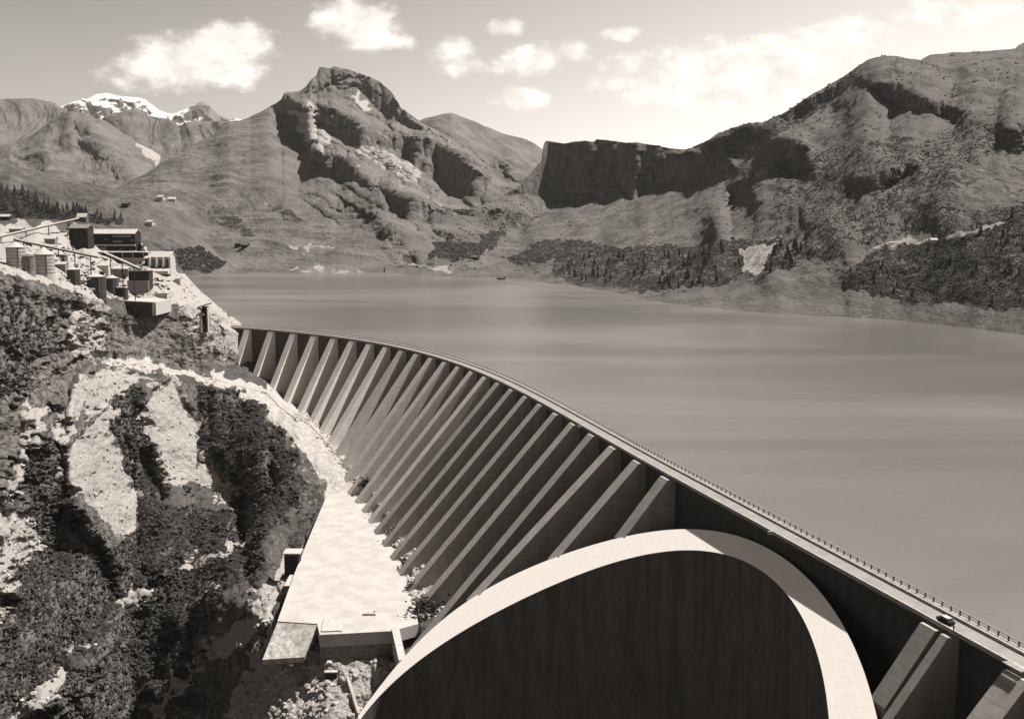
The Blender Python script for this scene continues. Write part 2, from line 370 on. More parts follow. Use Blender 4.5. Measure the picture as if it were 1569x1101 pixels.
    if back:
        ext = []; em = []
        D = P[-1].copy(); hd = D[:, :2]/np.linalg.norm(D[:, :2], axis=1)[:, None]
        for j in range(1, 7):
            Q = D.copy(); dist = .02*D[:, 1:2]*j**1.3; Q[:, :2] += hd*dist; Q[:, 2] -= .25*dist[:, 0]*j**.6; ext.append(Q); em.append(mk[-1])
        P = np.concatenate([P, np.array(ext)]); mk = np.concatenate([mk, np.array(em)])
    nr, nc = P.shape[:2]; idx = np.arange(nr*nc).reshape(nr, nc)
    faces = np.stack([idx[:-1, :-1], idx[:-1, 1:], idx[1:, 1:], idx[1:, :-1]], -1).reshape(-1, 4)
    o = np_mesh(name, P.reshape(-1, 3), faces, mat, smooth=True, attrs={'mask': mk.reshape(-1, 3)})
    o['kind'] = 'structure'
    if label: o['label'] = label
    REL[name] = dict(P=P[:nf], PX=PX, PY=PY, mk=mk[:nf], obj=o, faces=faces, V=P.reshape(-1, 3))
    return o
def sh(px, py, z=-7): return (px, py, float((z-H)/tangent(px, py)[1]))

# snow massif, far ranges
relief('snow_mountain', [[(60, 330, 8800), (420, 330, 8800)],
    [(60, 175, 9600), (95, 163, 9600), (110, 158, 9600), (135, 153, 9600), (148, 145, 9600), (165, 144, 9600), (180, 149, 9600), (200, 150, 9600), (215, 152, 9600), (225, 156, 9600), (245, 170, 9500), (258, 175, 9500), (270, 174, 9500), (285, 168, 9500), (300, 161, 9500), (308, 157, 9500), (314, 158, 9500), (322, 167, 9500), (335, 177, 9500), (350, 182, 9500), (420, 192, 9500)]],
    M['snow'], step=1.1, m0=.8, mnoise=.8, mscale=25, skyamp=.15, disp=[('r', 60, 420, 5, .6)], masks=[([(296, 190), (300, 160), (312, 155), (360, 185), (350, 195), (318, 192), (305, 178)], 2, 1.), ([(135, 180), (148, 160), (160, 175), (150, 195)], 2, .6)], smoothY=3)
relief('left_far_ridge', [[(-120, 330, 4200), (200, 330, 4200)],
    [(-120, 165, 5600), (0, 155, 5600), (38, 152, 5600), (55, 152, 5600), (85, 159, 5500), (100, 170, 5400), (120, 190, 5200), (200, 300, 4800)]],
    M['farm'], step=1.5, m0=.5, mnoise=.3, mscale=45, gdir=(.3, -1), skyamp=.1, disp=[('g', 34, 300, 6, 1)])
relief('middle_mountain', [[(100, 330, 5000), (420, 330, 5000)],
    [(100, 250, 6200), (140, 195, 6500), (150, 186, 6500), (183, 173, 6500), (200, 168, 6500), (209, 168, 6500), (225, 176, 6500), (240, 186, 6400), (262, 190, 6400), (281, 194, 6400), (301, 187, 6400), (327, 186, 6400), (353, 187, 6300), (420, 192, 6300)]],
    M['farm'], step=1.3, m0=.5, mnoise=.3, mscale=30, gdir=(.3, -1), skyamp=.1, disp=[('g', 36, 280, 6, 1)], smoothY=3)
relief('left_dark_ridge', [[(-120, 330, 3000), (300, 330, 3000)],
    [(-120, 290, 3700), (0, 240, 4100), (40, 212, 4300), (82, 186, 4400), (100, 176, 4400), (111, 173, 4400), (131, 177, 4400), (154, 191, 4300), (183, 211, 4300), (215, 231, 4200), (248, 249, 4200), (300, 300, 4000)]],
    M['mount'], step=1.3, m0=.55, mnoise=.25, mscale=35, feats=[([(112, 172), (150, 215), (200, 270), (215, 310)], 130, 22, 40), ([(60, 200), (80, 260), (110, 310)], 90, 18, 35)],
    gdir=(.5, -1), disp=[('g', 26, 300, 5, 1)], masks=[([(0, 240), (80, 190), (120, 175), (100, 200), (40, 240), (0, 262)], 0, .6), ([(205, 228), (250, 250), (235, 262), (210, 245)], 1, .7)])
relief('back_ridge', [[(600, 320, 4000), (880, 320, 4000)],
    [(600, 215, 4800), (640, 190, 4800), (652, 185, 4800), (680, 179, 4800), (692, 177, 4800), (710, 184, 4800), (730, 192, 4800), (770, 207, 4800), (800, 215, 4800), (815, 222, 4800), (828, 232, 4800), (880, 262, 4800)]],
    M['mount'], step=1.3, m0=.55, mnoise=.25, mscale=40, gdir=(.8, -1), disp=[('g', 20, 300, 5, 1)])
relief('distant_snowy_hills', [[(980, 240, 8000), (1120, 240, 8000)], [(980, 231, 9000), (1003, 226, 9000), (1030, 224, 9000), (1060, 221, 9000), (1080, 217, 9000), (1120, 216, 9000)]],
    M['snow'], step=1.2, m0=.8, disp=[('r', 30, 500, 4, 1)])

def beds(k, per, thr, lo, x0, x1, seed=0., ym=999.):
    def f(px, py):
        s_ = (py-k*px)/per; v = fbm(np.stack([s_, px/260.+seed, py/300.], -1), 3, .6); on = np.clip((v-thr)/.06, 0, 1)*np.clip((px-x0)/40, 0, 1)*np.clip((x1-px)/40, 0, 1)*np.clip((ym-py)/25, 0, 1)
        return np.exp(on*lo)
    return f
# central mountain with its summit cliff and rock bands
cband = [
 ([(484, 118), (491, 100), (520, 98), (560, 112), (600, 138), (618, 172), (655, 205), (640, 205), (600, 185), (575, 172), (560, 152), (545, 140), (520, 141), (505, 134), (486, 142), (470, 146)], 9.),
 ([(455, 168), (500, 172), (545, 190), (583, 215), (565, 232), (530, 226), (505, 205), (465, 185)], 5.),
 ([(590, 205), (625, 214), (662, 217), (711, 248), (745, 280), (742, 312), (694, 303), (648, 265), (615, 243), (585, 228)], 9.),
 ([(491, 232), (531, 248), (577, 292), (531, 281), (490, 259), (480, 245)], 9.),
 ([(583, 291), (620, 305), (670, 327), (640, 357), (606, 331)], 9.),
 ([(410, 160), (440, 145), (462, 165), (480, 200), (486, 245), (460, 225), (440, 195)], 3.),
 ([(750, 232), (775, 248), (780, 265), (760, 258)], 5.),]
relief('central_mountain', [[(150, 470, 1450), (320, 440, 1560), (420, 424, 1600), (520, 424, 1580), (600, 432, 1600), (700, 425, 1780), (770, 405, 2000), (840, 400, 2200)],
    [(150, 325, 2100), (320, 352, 2200), (420, 345, 2100), (520, 340, 2050), (600, 345, 1950), (660, 352, 2000), (700, 330, 2200), (770, 320, 2450), (840, 320, 2600)],
    [(150, 300, 2500), (195, 283, 2600), (215, 273, 2650), (250, 250, 2750), (290, 228, 2900), (330, 206, 3000), (352, 190, 3050), (385, 181, 3150), (420, 160, 3250), (432, 152, 3250), (437, 143, 3300), (460, 142, 3300), (470, 134, 3350), (478, 122, 3380), (485, 117, 3400), (491, 105, 3420), (505, 106, 3420), (511, 103, 3420), (537, 108, 3430), (563, 117, 3440), (583, 127, 3440), (598, 140, 3420), (607, 155, 3400), (613, 165, 3380), (629, 176, 3360), (648, 190, 3320), (684, 209, 3250), (714, 225, 3180), (756, 238, 3100), (776, 251, 3050), (805, 267, 2950), (840, 290, 2850)]],
    M['mount'], step=1.2, zlow=-5, smoothY=26, gdir=(.8, -.6), strata=beds(.62, 9., .27, 2.1, 460, 860, 0., 352.), m0=.40, mnoise=.2, mscale=40, cliffs=cband,
    feats=[([(500, 118), (460, 165), (480, 240), (560, 310), (640, 375)], 120, 30, 60), ([(440, 150), (400, 210), (330, 270), (250, 330)], 120, 60, 90), ([(585, 230), (640, 290), (690, 330)], 60, 20, 40)],
    masks=[([(448, 168), (478, 178), (512, 212), (495, 238), (470, 215), (455, 190)], 1, .9), ([(466, 152), (480, 160), (510, 190), (500, 200), (470, 170)], 1, .6),
           ([(545, 222), (600, 240), (640, 262), (640, 290), (590, 262), (545, 240)], 1, .55), ([(540, 250), (700, 318), (690, 330), (600, 290), (545, 262)], 1, .42),
           ([(545, 145), (575, 172), (555, 168), (538, 150)], 1, .8), ([(650, 186), (700, 225), (680, 222), (640, 200)], 1, .45),
           ([(260, 245), (275, 250), (225, 281), (195, 284)], 0, .8), ([(322, 318), (355, 328), (390, 362), (372, 368), (330, 345)], 0, .9), ([(408, 310), (440, 320), (470, 348), (450, 348), (412, 325)], 0, .9), ([(440, 382), (515, 380), (512, 388), (445, 392)], 1, .55), ([(400, 410), (445, 412), (500, 412), (585, 420), (590, 424), (480, 420)], 1, .5), ([(310, 395), (335, 400), (340, 415), (290, 415), (270, 395)], 0, .8)],
    disp=[('g', 7, 130, 6, .8), ('f', 2.5, 40, 6, 1)])
# low slope left of the lake, in front of the central mountain
relief('left_hill', [[sh(-120, 432), sh(200, 430), sh(300, 427), sh(380, 425)],
    [(-120, 246, 1900), (0, 251, 1900), (59, 263, 1850), (108, 276, 1800), (163, 287, 1750), (215, 306, 1700), (250, 324, 1680), (290, 352, 1660), (330, 388, 1640), (350, 408, 1620), (380, 418, 1600)]],
    M['hill'], step=1.4, m0=.4, mnoise=.25, mscale=45, zlow=-5, gdir=(.8, -.6), disp=[('g', 5, 120, 5, 1), ('f', 1.5, 25, 4, 1)],
    masks=[([(-120, 285), (0, 288), (40, 298), (75, 316), (95, 330), (190, 338), (190, 350), (-120, 350)], 0, .9), ([(300, 380), (345, 405), (340, 416), (285, 416), (255, 390)], 0, .7)])

# right hillside, mesa cliff and the valley floor at the head of the lake
SHORE = [(590, 421), (640, 426), (700, 430), (770, 433), (800, 437), (840, 441), (870, 446), (940, 456), (975, 465), (990, 470), (1060, 478), (1130, 486), (1200, 490), (1330, 493), (1400, 500), (1480, 510), (1569, 522), (1760, 560)]
def rowYs(l): return [(a, b, c) for a, b, c in l]
rb = [sh(a, b+1.5) for a, b in SHORE]
rs = [(590, 388, 1850), (610, 380, 1850), (630, 368, 1900), (650, 356, 1950), (665, 322, 2050), (704, 321, 2100), (740, 316, 2200), (765, 304, 2300), (780, 294, 2350), (795, 285, 2430), (815, 262, 2480), (828, 246, 2520), (831, 222, 2560), (835, 216, 2570), (843, 217, 2560), (865, 220, 2540), (880, 217, 2520), (900, 216, 2490), (908, 219, 2480), (915, 214, 2470), (930, 215, 2450), (960, 219, 2400), (1000, 222, 2310), (1035, 229, 2230), (1050, 230, 2190), (1065, 226, 2150), (1100, 205, 2000), (1125, 196, 1950), (1150, 190, 1900), (1172, 188, 1900), (1200, 175, 1850), (1215, 165, 1850), (1235, 150, 1850), (1262, 134, 1850), (1290, 118, 1850), (1315, 101, 1850), (1330, 93, 1850), (1352, 87, 1850), (1385, 90, 1800), (1410, 94, 1800), (1425, 86, 1850), (1470, 82, 1850), (1520, 79, 1800), (1555, 76, 1800), (1562, 70, 1850), (1600, 55, 1850), (1760, 25, 1850)]
mid = [(590, 402, 1700), (640, 398, 1750), (665, 374, 1850), (720, 368, 1900), (770, 356, 2160), (830, 340, 2330), (900, 324, 2290), (960, 314, 2210), (1000, 304, 2120), (1060, 296, 1960), (1100, 290, 1780), (1200, 290, 1450), (1330, 300, 1250), (1450, 320, 1080), (1569, 330, 980), (1760, 340, 900)]
rcl = [([(826, 240), (826, 205), (960, 205), (1040, 222), (1040, 240), (1110, 235), (1130, 262), (1090, 284), (1040, 284), (1000, 296), (974, 312), (952, 293), (915, 311), (880, 316), (835, 308), (810, 296), (770, 300), (800, 270)], 9.),
       ([(665, 316), (704, 317), (760, 326), (822, 335), (794, 356), (753, 354), (714, 334), (665, 326)], 9.),
       ([(1172, 225), (1200, 212), (1232, 225), (1252, 262), (1230, 275), (1180, 272)], 8.), ([(1118, 285), (1150, 270), (1160, 300), (1110, 318)], 8.),
       ([(1300, 280), (1340, 275), (1400, 255), (1410, 262), (1350, 300), (1320, 300)], 2.5), ([(1335, 133), (1380, 128), (1400, 145), (1480, 178), (1470, 185), (1380, 172), (1340, 150)], 1.5),
       ([(1540, 205), (1600, 180), (1600, 230), (1540, 240)], 6.), ([(648, 357), (700, 362), (722, 370), (660, 372)], 4.), ([(1170, 170), (1240, 150), (1290, 125), (1270, 150), (1210, 190)], 1.3), ([(1060, 225), (1160, 192), (1180, 200), (1110, 250)], 1.3),
       ([(1, 1), (2, 1), (2, 2)], 1.5)]
SHB = [([(845, 395), (900, 375), (960, 385), (1100, 375), (1150, 372), (1200, 370), (1225, 425), (1100, 440), (1000, 447), (880, 437), (850, 425)], 0, .8),
       ([(1290, 425), (1330, 400), (1420, 375), (1500, 345), (1569, 320), (1760, 300), (1760, 500), (1569, 475), (1440, 470), (1350, 460), (1300, 450)], 0, .8),
       ([(1200, 250), (1500, 190), (1569, 240), (1569, 340), (1400, 370), (1300, 385), (1220, 420), (1180, 350)], 0, .42),
       ([(780, 400), (830, 375), (880, 370), (910, 380), (860, 400), (785, 410)], 0, .95), ([(660, 370), (735, 375), (760, 385), (700, 402), (610, 392)], 0, .95), ([(735, 365), (775, 358), (760, 380), (735, 385)], 0, .9),
       ([(510, 392), (560, 385), (570, 400), (520, 400)], 0, .9), ([(940, 350), (1050, 325), (1100, 320), (1000, 360)], 0, .5), ([(1060, 225), (1240, 150), (1330, 100), (1250, 180), (1100, 260)], 0, .5),
       ([(1140, 388), (1165, 378), (1192, 376), (1180, 405), (1165, 432), (1138, 415)], 1, .95), ([(1160, 265), (1185, 252), (1180, 290), (1165, 285)], 1, .5),
       ([(620, 388), (650, 366), (660, 370), (640, 392), (600, 400)], 1, .8), ([(612, 402), (660, 408), (700, 412), (690, 416), (640, 410)], 1, .6),
       ([(1450, 270), (1569, 225), (1569, 320), (1480, 330)], 1, .33), ([(1385, 180), (1460, 160), (1480, 190), (1400, 230)], 1, .3),
       ([(985, 466), (1120, 482), (1200, 487), (1200, 492), (1060, 482)], 1, .75), ([(850, 441), (980, 462), (985, 470), (850, 447)], 1, .6),
       ([(1330, 388), (1400, 372), (1430, 372), (1400, 380), (1340, 392)], 1, .9), ([(1430, 372), (1480, 355), (1540, 345), (1545, 350), (1490, 360), (1432, 378)], 1, .55), ([(945, 318), (958, 308), (968, 320), (950, 328)], 1, .4), ([(1200, 412), (1320, 395), (1340, 392), (1340, 397), (1200, 418)], 1, .3),
       ([(1400, 498), (1480, 480), (1569, 470), (1569, 476), (1480, 488), (1410, 503)], 1, .4)]
relief('right_hillside', [rb, mid, rs], M['hill'], step=1.3, zlow=-5, m0=.38, mnoise=.3, mscale=45, cliffs=rcl,
    feats=[([(866, 216), (862, 262), (868, 300)], 22, 6, 9), ([(902, 216), (908, 260), (900, 300)], 26, 7, 10), ([(938, 216), (936, 262), (944, 292)], 20, 6, 9), ([(975, 222), (980, 260), (972, 296)], 26, 6, 10), ([(1012, 226), (1008, 255), (1016, 284)], 20, 6, 9), ([(1150, 195), (1180, 240), (1160, 300), (1100, 340)], 60, 20, 60), ([(1335, 95), (1400, 170), (1390, 240), (1330, 300), (1300, 360)], 70, 60, 80), ([(1240, 160), (1260, 240), (1240, 320)], 40, 18, 60), ([(1480, 90), (1500, 200), (1440, 300)], 50, 50, 70),
           ([(960, 310), (930, 350), (860, 385)], 9, 20, 60), ([(1030, 300), (980, 350), (900, 390)], 8, 20, 60)],
    clear=[[(960, 470), (1100, 446), (1200, 425), (1325, 400), (1292, 430), (1310, 462), (1340, 478), (1345, 500), (1100, 492)], [(1000, 300), (1120, 300), (1000, 360), (900, 372), (860, 372), (960, 320)]], masks=SHB, disp=[('g', 5, 110, 5, .8), ('f', 2.4, 30, 6, 1)])
# the gorge below the dam, its left bluff and the works plateau
def zr(px, py, z): return sh(px, py, z)
g0 = [(-230, 1215, 362), (0, 1215, 378), (100, 1215, 408), (200, 1215, 425), (300, 1215, 398), (400, 1215, 357), (480, 1215, 337), (520, 1215, 336), (600, 1215, 338), (720, 1215, 330)]
g1 = [(-120, 900, 405), (0, 900, 425), (60, 900, 445), (120, 900, 480), (200, 900, 545), (300, 900, 530), (350, 920, 475), (400, 945, 430), (435, 975, 408), zr(470, 990, -86), zr(500, 1004, -84), zr(560, 1002, -84), zr(600, 1010, -84), zr(660, 1010, -84), zr(720, 1010, -84)]
g1 = [p for p in g1]
g2 = [(-120, 600, 465), (0, 600, 478), (60, 590, 520), (100, 570, 585), (150, 553, 640), (220, 556, 668), (300, 576, 695), (370, 590, 725), (410, 598, 732), (440, 628, 708), zr(470, 640, -52), zr(500, 668, -60), zr(520, 690, -65), zr(545, 715, -68), zr(575, 752, -69.5), zr(600, 792, -70), zr(630, 857, -71), zr(652, 916, -73), zr(680, 950, -74), zr(720, 965, -74.5)]
g3 = [(-120, 405, 530), (0, 412, 540), (30, 422, 545), (60, 436, 552), (90, 445, 580), (120, 452, 610), (150, 466, 650), (200, 484, 690), (260, 486, 715), (300, 478, 735), (325, 496, 755), (345, 518, 775), (370, 549, 790), (385, 556, 792), (410, 575, 785), (440, 602, 762), (480, 628, 735), zr(510, 660, -59), zr(540, 695, -65), zr(575, 735, -68), zr(605, 780, -69), zr(635, 845, -70), zr(662, 905, -72), zr(690, 938, -73), zr(720, 950, -73)]
g4 = [(-120, 335, 900), (0, 334, 900), (60, 336, 880), (100, 338, 870), (118, 338, 865), (150, 344, 860), (180, 352, 860), (208, 362, 850), (240, 380, 850), (262, 396, 850), (285, 422, 850), (310, 448, 850), (335, 470, 850), (360, 490, 848), (385, 506, 842), (410, 565, 800), (440, 592, 780), (480, 620, 750), zr(510, 650, -58), zr(540, 685, -64), zr(575, 725, -67), zr(605, 770, -68), zr(635, 835, -69), zr(662, 895, -71), zr(690, 928, -73), zr(720, 940, -73)]
gmask = [([(392, 908), (440, 858), (470, 826), (480, 838), (442, 888), (400, 930)], 1, .85), ([(325, 990), (365, 952), (400, 930), (428, 905), (434, 916), (400, 962), (360, 1002), (338, 1015)], 1, .9), ([(285, 925), (330, 888), (336, 897), (290, 934)], 1, .85), ([(225, 1090), (300, 1020), (325, 1010), (260, 1080), (235, 1110)], 1, .8), ([(90, 1000), (130, 985), (135, 995), (95, 1010)], 1, .6),
 ([(176, 612), (108, 677), (78, 710), (108, 756), (147, 788), (183, 828), (212, 798), (219, 766), (196, 736), (190, 697), (167, 677), (170, 638)], 1, .95),
 ([(229, 599), (209, 638), (242, 697), (255, 730), (294, 723), (311, 684), (301, 648), (271, 605), (262, 578)], 1, .95),
 ([(-120, 790), (0, 782), (49, 788), (65, 828), (33, 860), (13, 900), (-5, 978), (-120, 1000)], 1, .95),
 ([(40, 620), (62, 625), (45, 680), (38, 740), (20, 780), (5, 760), (25, 700)], 1, .8),
 ([(150, 568), (215, 572), (240, 590), (200, 590), (160, 620), (120, 640), (90, 690), (70, 660), (110, 600), (130, 575)], 1, .7),
 ([(120, 430), (165, 470), (150, 540), (120, 560), (95, 540), (110, 480)], 1, .6),
 ([(250, 700), (330, 710), (365, 760), (355, 790), (300, 740), (250, 740)], 1, .7),
 ([(420, 955), (600, 1000), (600, 1150), (320, 1150), (390, 1000)], 1, .62), ([(455, 690), (500, 745), (470, 790), (440, 720)], 1, .4), ([(440, 870), (470, 860), (400, 970), (350, 1010), (330, 1000)], 1, .6),
 ([(10, 1090), (60, 1060), (100, 1020), (118, 1030), (60, 1085), (20, 1150)], 1, .9), ([(165, 920), (190, 900), (240, 895), (230, 925), (180, 935)], 1, .7), ([(260, 870), (390, 820), (400, 828), (300, 870), (262, 878)], 1, .7),
 ([(140, 350), (265, 400), (300, 440), (385, 505), (385, 560), (330, 500), (262, 470), (150, 462), (60, 430), (-120, 405), (-120, 330)], 1, .66),
 ([(265, 480), (330, 470), (385, 505), (372, 545), (300, 540)], 1, .55),
 ([(500, 690), (520, 725), (545, 735), (700, 1000), (700, 900), (575, 715), (500, 650)], 1, .9),
 ([(170, 565), (215, 600), (240, 720), (250, 900), (200, 900), (215, 800), (200, 720), (170, 650)], 0, .9), ([(300, 590), (400, 612), (450, 690), (470, 760), (360, 840), (350, 720), (300, 690)], 0, .95),
 ([(50, 840), (180, 835), (250, 780), (400, 790), (430, 790), (390, 880), (320, 950), (270, 1150), (-120, 1150), (-5, 985), (20, 900)], 0, .8),
 ([(-120, 420), (0, 430), (110, 460), (165, 470), (150, 540), (100, 600), (30, 640), (30, 780), (-120, 770)], 2, .55), ([(-120, 440), (40, 460), (60, 520), (20, 600), (-120, 640)], 0, .6), ([(55, 650), (75, 690), (110, 780), (60, 850), (35, 790), (40, 700)], 0, 1.),  # last shrub polygon puts a shadowed hollow's darkness into the ground colour
 ([(160, 482), (290, 488), (340, 520), (360, 560), (160, 552), (120, 540)], 2, .7)]
PATHL = [(a, b) for a, b, c in g2 if 140 <= a <= 560]
gmask.append(([(372, 585), (410, 594), (440, 605), (464, 622), (490, 645), (515, 672), (540, 700), (556, 740), (560, 757), (500, 765), (493, 742), (480, 712), (455, 678), (425, 648), (398, 616), (360, 598), (300, 583), (225, 566), (150, 560), (150, 550), (225, 554), (300, 568)], 1, 1.2))
SCR = [p for p, ch, v in gmask if ch == 1 and v >= .7]
def gdamp(PX, PY):
    d, _ = linedist(PX, PY, PATHL); wd = np.clip(12+(PX-300)*.06, 12, 24); f = 1-1.02*np.exp(-(d/wd)**4)
    t = inpoly(PX, PY, [(440, 615), (560, 700), (720, 900), (720, 985), (600, 985), (470, 985), (428, 965), (503, 765), (455, 665)]); f = f*(1-.95*np.clip(blur(t.astype(float), 4), 0, 1))
    sc_ = sum(inpoly(PX, PY, p).astype(float) for p in SCR); return np.clip(f, 0, 1)*(1-.6*np.clip(blur(sc_, 4), 0, 1))
gplat = lambda PX, PY: gdamp(PX, PY)*(1-.85*np.exp(-(((PX-362)/34)**2+((PY-520)/30)**2)**2))*(1-.82*np.clip(blur(inpoly(PX, PY, [(-120, 320), (400, 320), (400, 500), (330, 480), (150, 462), (60, 436), (-120, 405)]).astype(float), 5), 0, 1))
g1b = [(-120, 750, 435), (0, 750, 451), (60, 745, 482), (120, 735, 530), (200, 728, 606), (300, 738, 635), (370, 755, 630), (410, 775, 592), (440, 790, 583), (470, 805, 556), zr(498, 768, -77), zr(530, 756, -76), zr(556, 757, -75.6), zr(580, 792, -75.4), zr(606, 840, -75.4), zr(622, 874, -75.4), zr(634, 917, -75.4), zr(641, 957, -75.4), zr(720, 985, -75.6)]
def ledge(row, wd):
    out = []
    for (a, b, Y) in row:
        w_ = np.interp(a, [-120, 130, 160, 300, 420, 520, 560], [0.5, .5, 8, 9, 17, 22, 4]); z = H+float(tangent(a, b)[1])*Y; Y2 = Y-w_; e = (z-H)/Y2-.4/Y2; c_, s_ = math.cos(TH), math.sin(TH)
        v = (s_+e*c_)/(c_-e*s_); out.append((a, 550.5-F*v, Y2))
    return out
g2o = ledge(g2, 9)
g2i = g2
relief('gorge_slope', [g0, g1, g1b, g2o, g2i, g3, g4], M['gorge'], step=1.15, m0=.8, mnoise=.6, mscale=38, wscale=.03, warp=13,
    cliffs=[([(150, 476), (265, 488), (330, 480), (375, 520), (380, 550), (300, 566), (160, 548), (140, 500)], 6.), ([(0, 430), (110, 460), (100, 560), (20, 640), (30, 780), (-120, 770), (-120, 420)], 3.5),
            ([(35, 640), (75, 690), (115, 800), (60, 860), (35, 790)], 4.), ([(190, 660), (215, 690), (230, 820), (205, 780)], 2.5), ([(355, 690), (430, 680), (400, 800), (362, 830)], 3.),
            ([(100, 345), (212, 352), (212, 385), (100, 382)], 3.)],
    feats=[([(125, 600), (105, 680), (120, 780), (180, 860)], 24, 13, 60), ([(225, 600), (240, 680), (270, 760), (240, 860)], 11, 14, 50), ([(330, 600), (350, 690), (400, 760), (360, 860)], 10, 14, 55),
           ([(20, 520), (40, 640), (25, 780), (0, 900)], 10, 20, 24), ([(125, 470), (110, 540), (75, 620)], 12, 12, 30), ([(430, 680), (440, 740), (380, 840), (280, 940)], 10, 12, 50), ([(200, 900), (150, 1000), (60, 1080)], 12, 20, 40), ([(420, 800), (330, 900), (250, 1060)], 10, 10, 40), ([(480, 850), (400, 960), (330, 1120)], 7, 10, 30)],
    masks=gmask, gdir=(-.3, -1), disp=[('f', lambda a, b: 4.*gplat(a, b), 60, 4, .8), ('r', lambda a, b: 1.7*gplat(a, b), 19, 6, .9), ('f', lambda a, b: .4*gplat(a, b), 6, 4, 1), ('f', lambda a, b: .7*gplat(a, b)+.12, 4, 3, 1)], smoothY=5)

# lake
crest_i = np.array([(385, 505), (418, 509), (450, 511), (481, 515), (511, 519), (541, 523), (567, 528), (594, 532), (618, 538), (644, 544), (667, 549), (690, 556.5), (711, 563.3), (733, 572), (749, 581), (768, 592), (788, 602), (807, 612), (829.5, 624.5), (853.6, 638.7), (883, 653), (912, 671), (948.5, 690.4), (988, 713.5), (1033, 741)])
NT = 25; ii = np.arange(NT); ztop = np.interp(ii, [0, 12, 24], [-1.5, -2.2, -2.7])
W = onz(crest_i[:, 0], crest_i[:, 1], ztop)[:, :2]
cx = np.polyfit(ii, W[:, 0], 3); cy = np.polyfit(ii, W[:, 1], 3)
def crest(i):
    """wall face position and downstream normal at buttress index i"""
    def pt(j): return np.array([np.polyval(cx, j), np.polyval(cy, j)])
    def tn(j): t = np.array([np.polyval(np.polyder(cx), j), np.polyval(np.polyder(cy), j)]); return t
    lo, hi = 0., 24.; jj = min(max(i, lo), hi); p = pt(jj); t = tn(jj)
    if i != jj: p = p+t*(i-jj)
    t = t/np.linalg.norm(t); return p, t, np.array([t[1], -t[0]])
crs = [crest(i) for i in np.linspace(-1.9, 37, 240)]
up = [c[0]-c[2]*3.2 for c in crs]
poly = [(p[0], p[1]) for p in up]+[(430, -400), (2600, -400), (2600, 3200), (-1700, 3200), (-1700, 1000), (-420, 900), (-300, 872), (-255, 862)]
mbw = MB(); mbw.v = [(x, y, -3.) for x, y in poly]; mbw.f = [tuple(range(len(poly)))[::-1]]
lake = mbw.build('lake_water', M['water']); tag(lake, kind='structure')
import bmesh
bm = bmesh.new(); bm.from_mesh(lake.data); bmesh.ops.triangulate(bm, faces=bm.faces); bm.to_mesh(lake.data); bm.free()
for p in lake.data.polygons:
    if p.normal.z < 0: p.flip()

# ------------------------------------------------------------------ the dam
def c3(i, off, z):   # off > 0 is downstream of the wall face
    p, t, n = crest(i); q = p+n*off; return (q[0], q[1], z)
dam = empty('dam', c3(12, 0, -70), 'long curved grey concrete buttress dam with a great arch holding back the lake', 'dam')
dinv = -Vector(dam.location)
def ribbon(name, mat, prof, i0, i1, n, parent=dam, attrs=False):
    """sweep a closed (off, z) profile along the crest"""
    I = np.linspace(i0, i1, n); V = []; K = len(prof); U = []
    for i in I:
        for (o_, z_) in prof: V.append(Vector(c3(i, o_, z_))+dinv); U.append(i*23)
    Fs = []
    for a in range(n-1):
        for k in range(K): b_ = (k+1) % K; Fs.append((a*K+k, a*K+b_, (a+1)*K+b_, (a+1)*K+k))
    mb = MB(); mb.v = [tuple(v) for v in V]; mb.f = Fs+[tuple(range(K)), tuple((n-1)*K+k for k in range(K))]
    return mb.build(name, mat, parent)
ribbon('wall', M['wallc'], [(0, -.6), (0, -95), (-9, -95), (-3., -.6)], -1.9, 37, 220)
road = ribbon('roadway', M['asphalt'], [(1., -.9), (1., 0), (-3.7, 0), (-3.7, -.9)], -1.9, 37, 220)
ribbon('curb', M['rail'], [(1.25, -.6), (1.25, .28), (.85, .28), (.85, -.6)], -1.9, 37, 220)
ribbon('footway', M['rail'], [(-3.7, -.6), (-3.7, .62), (-5.1, .62), (-5.1, -3.4), (-3.75, -3.4)], -1.9, 37, 220)
rl = ribbon('railing', M['rail'], [(-4.95, 1.62), (-4.95, 1.8), (-5.1, 1.8), (-5.1, 1.62)], -1.9, 37, 220)
ribbon('middle_rail', M['rail'], [(-4.99, 1.1), (-4.99, 1.17), (-5.06, 1.17), (-5.06, 1.1)], -1.9, 37, 220, parent=rl)
pm = MB().box(-.14, -.14, .6, .14, .14, 1.64); post0 = pm.build('post', M['steel'], rl); cnt = 0
far_posts = MB()
i = 32.5; pos_list = []
while i > -1.7: pos_list.append(i); i -= .118
for q, i in enumerate(pos_list):
    p = c3(i, -5.02, 0)
    if q < 95:
        o = post0 if q == 0 else post0.copy()
        if q: COL.objects.link(o); o.parent = rl
        o.location = Vector(p)+dinv; o.rotation_euler = (0, 0, .28)
    else:
        v = Vector(p)+dinv; far_posts.box(v.x-.12, v.y-.12, .6-dam.location.z, v.x+.12, v.y+.12, 1.64-dam.location.z)
post0.data.transform(__import__('mathutils').Matrix.Translation((0, 0, 0)))
fp = far_posts.build('post', M['steel'], rl); fp['kind'] = 'stuff'
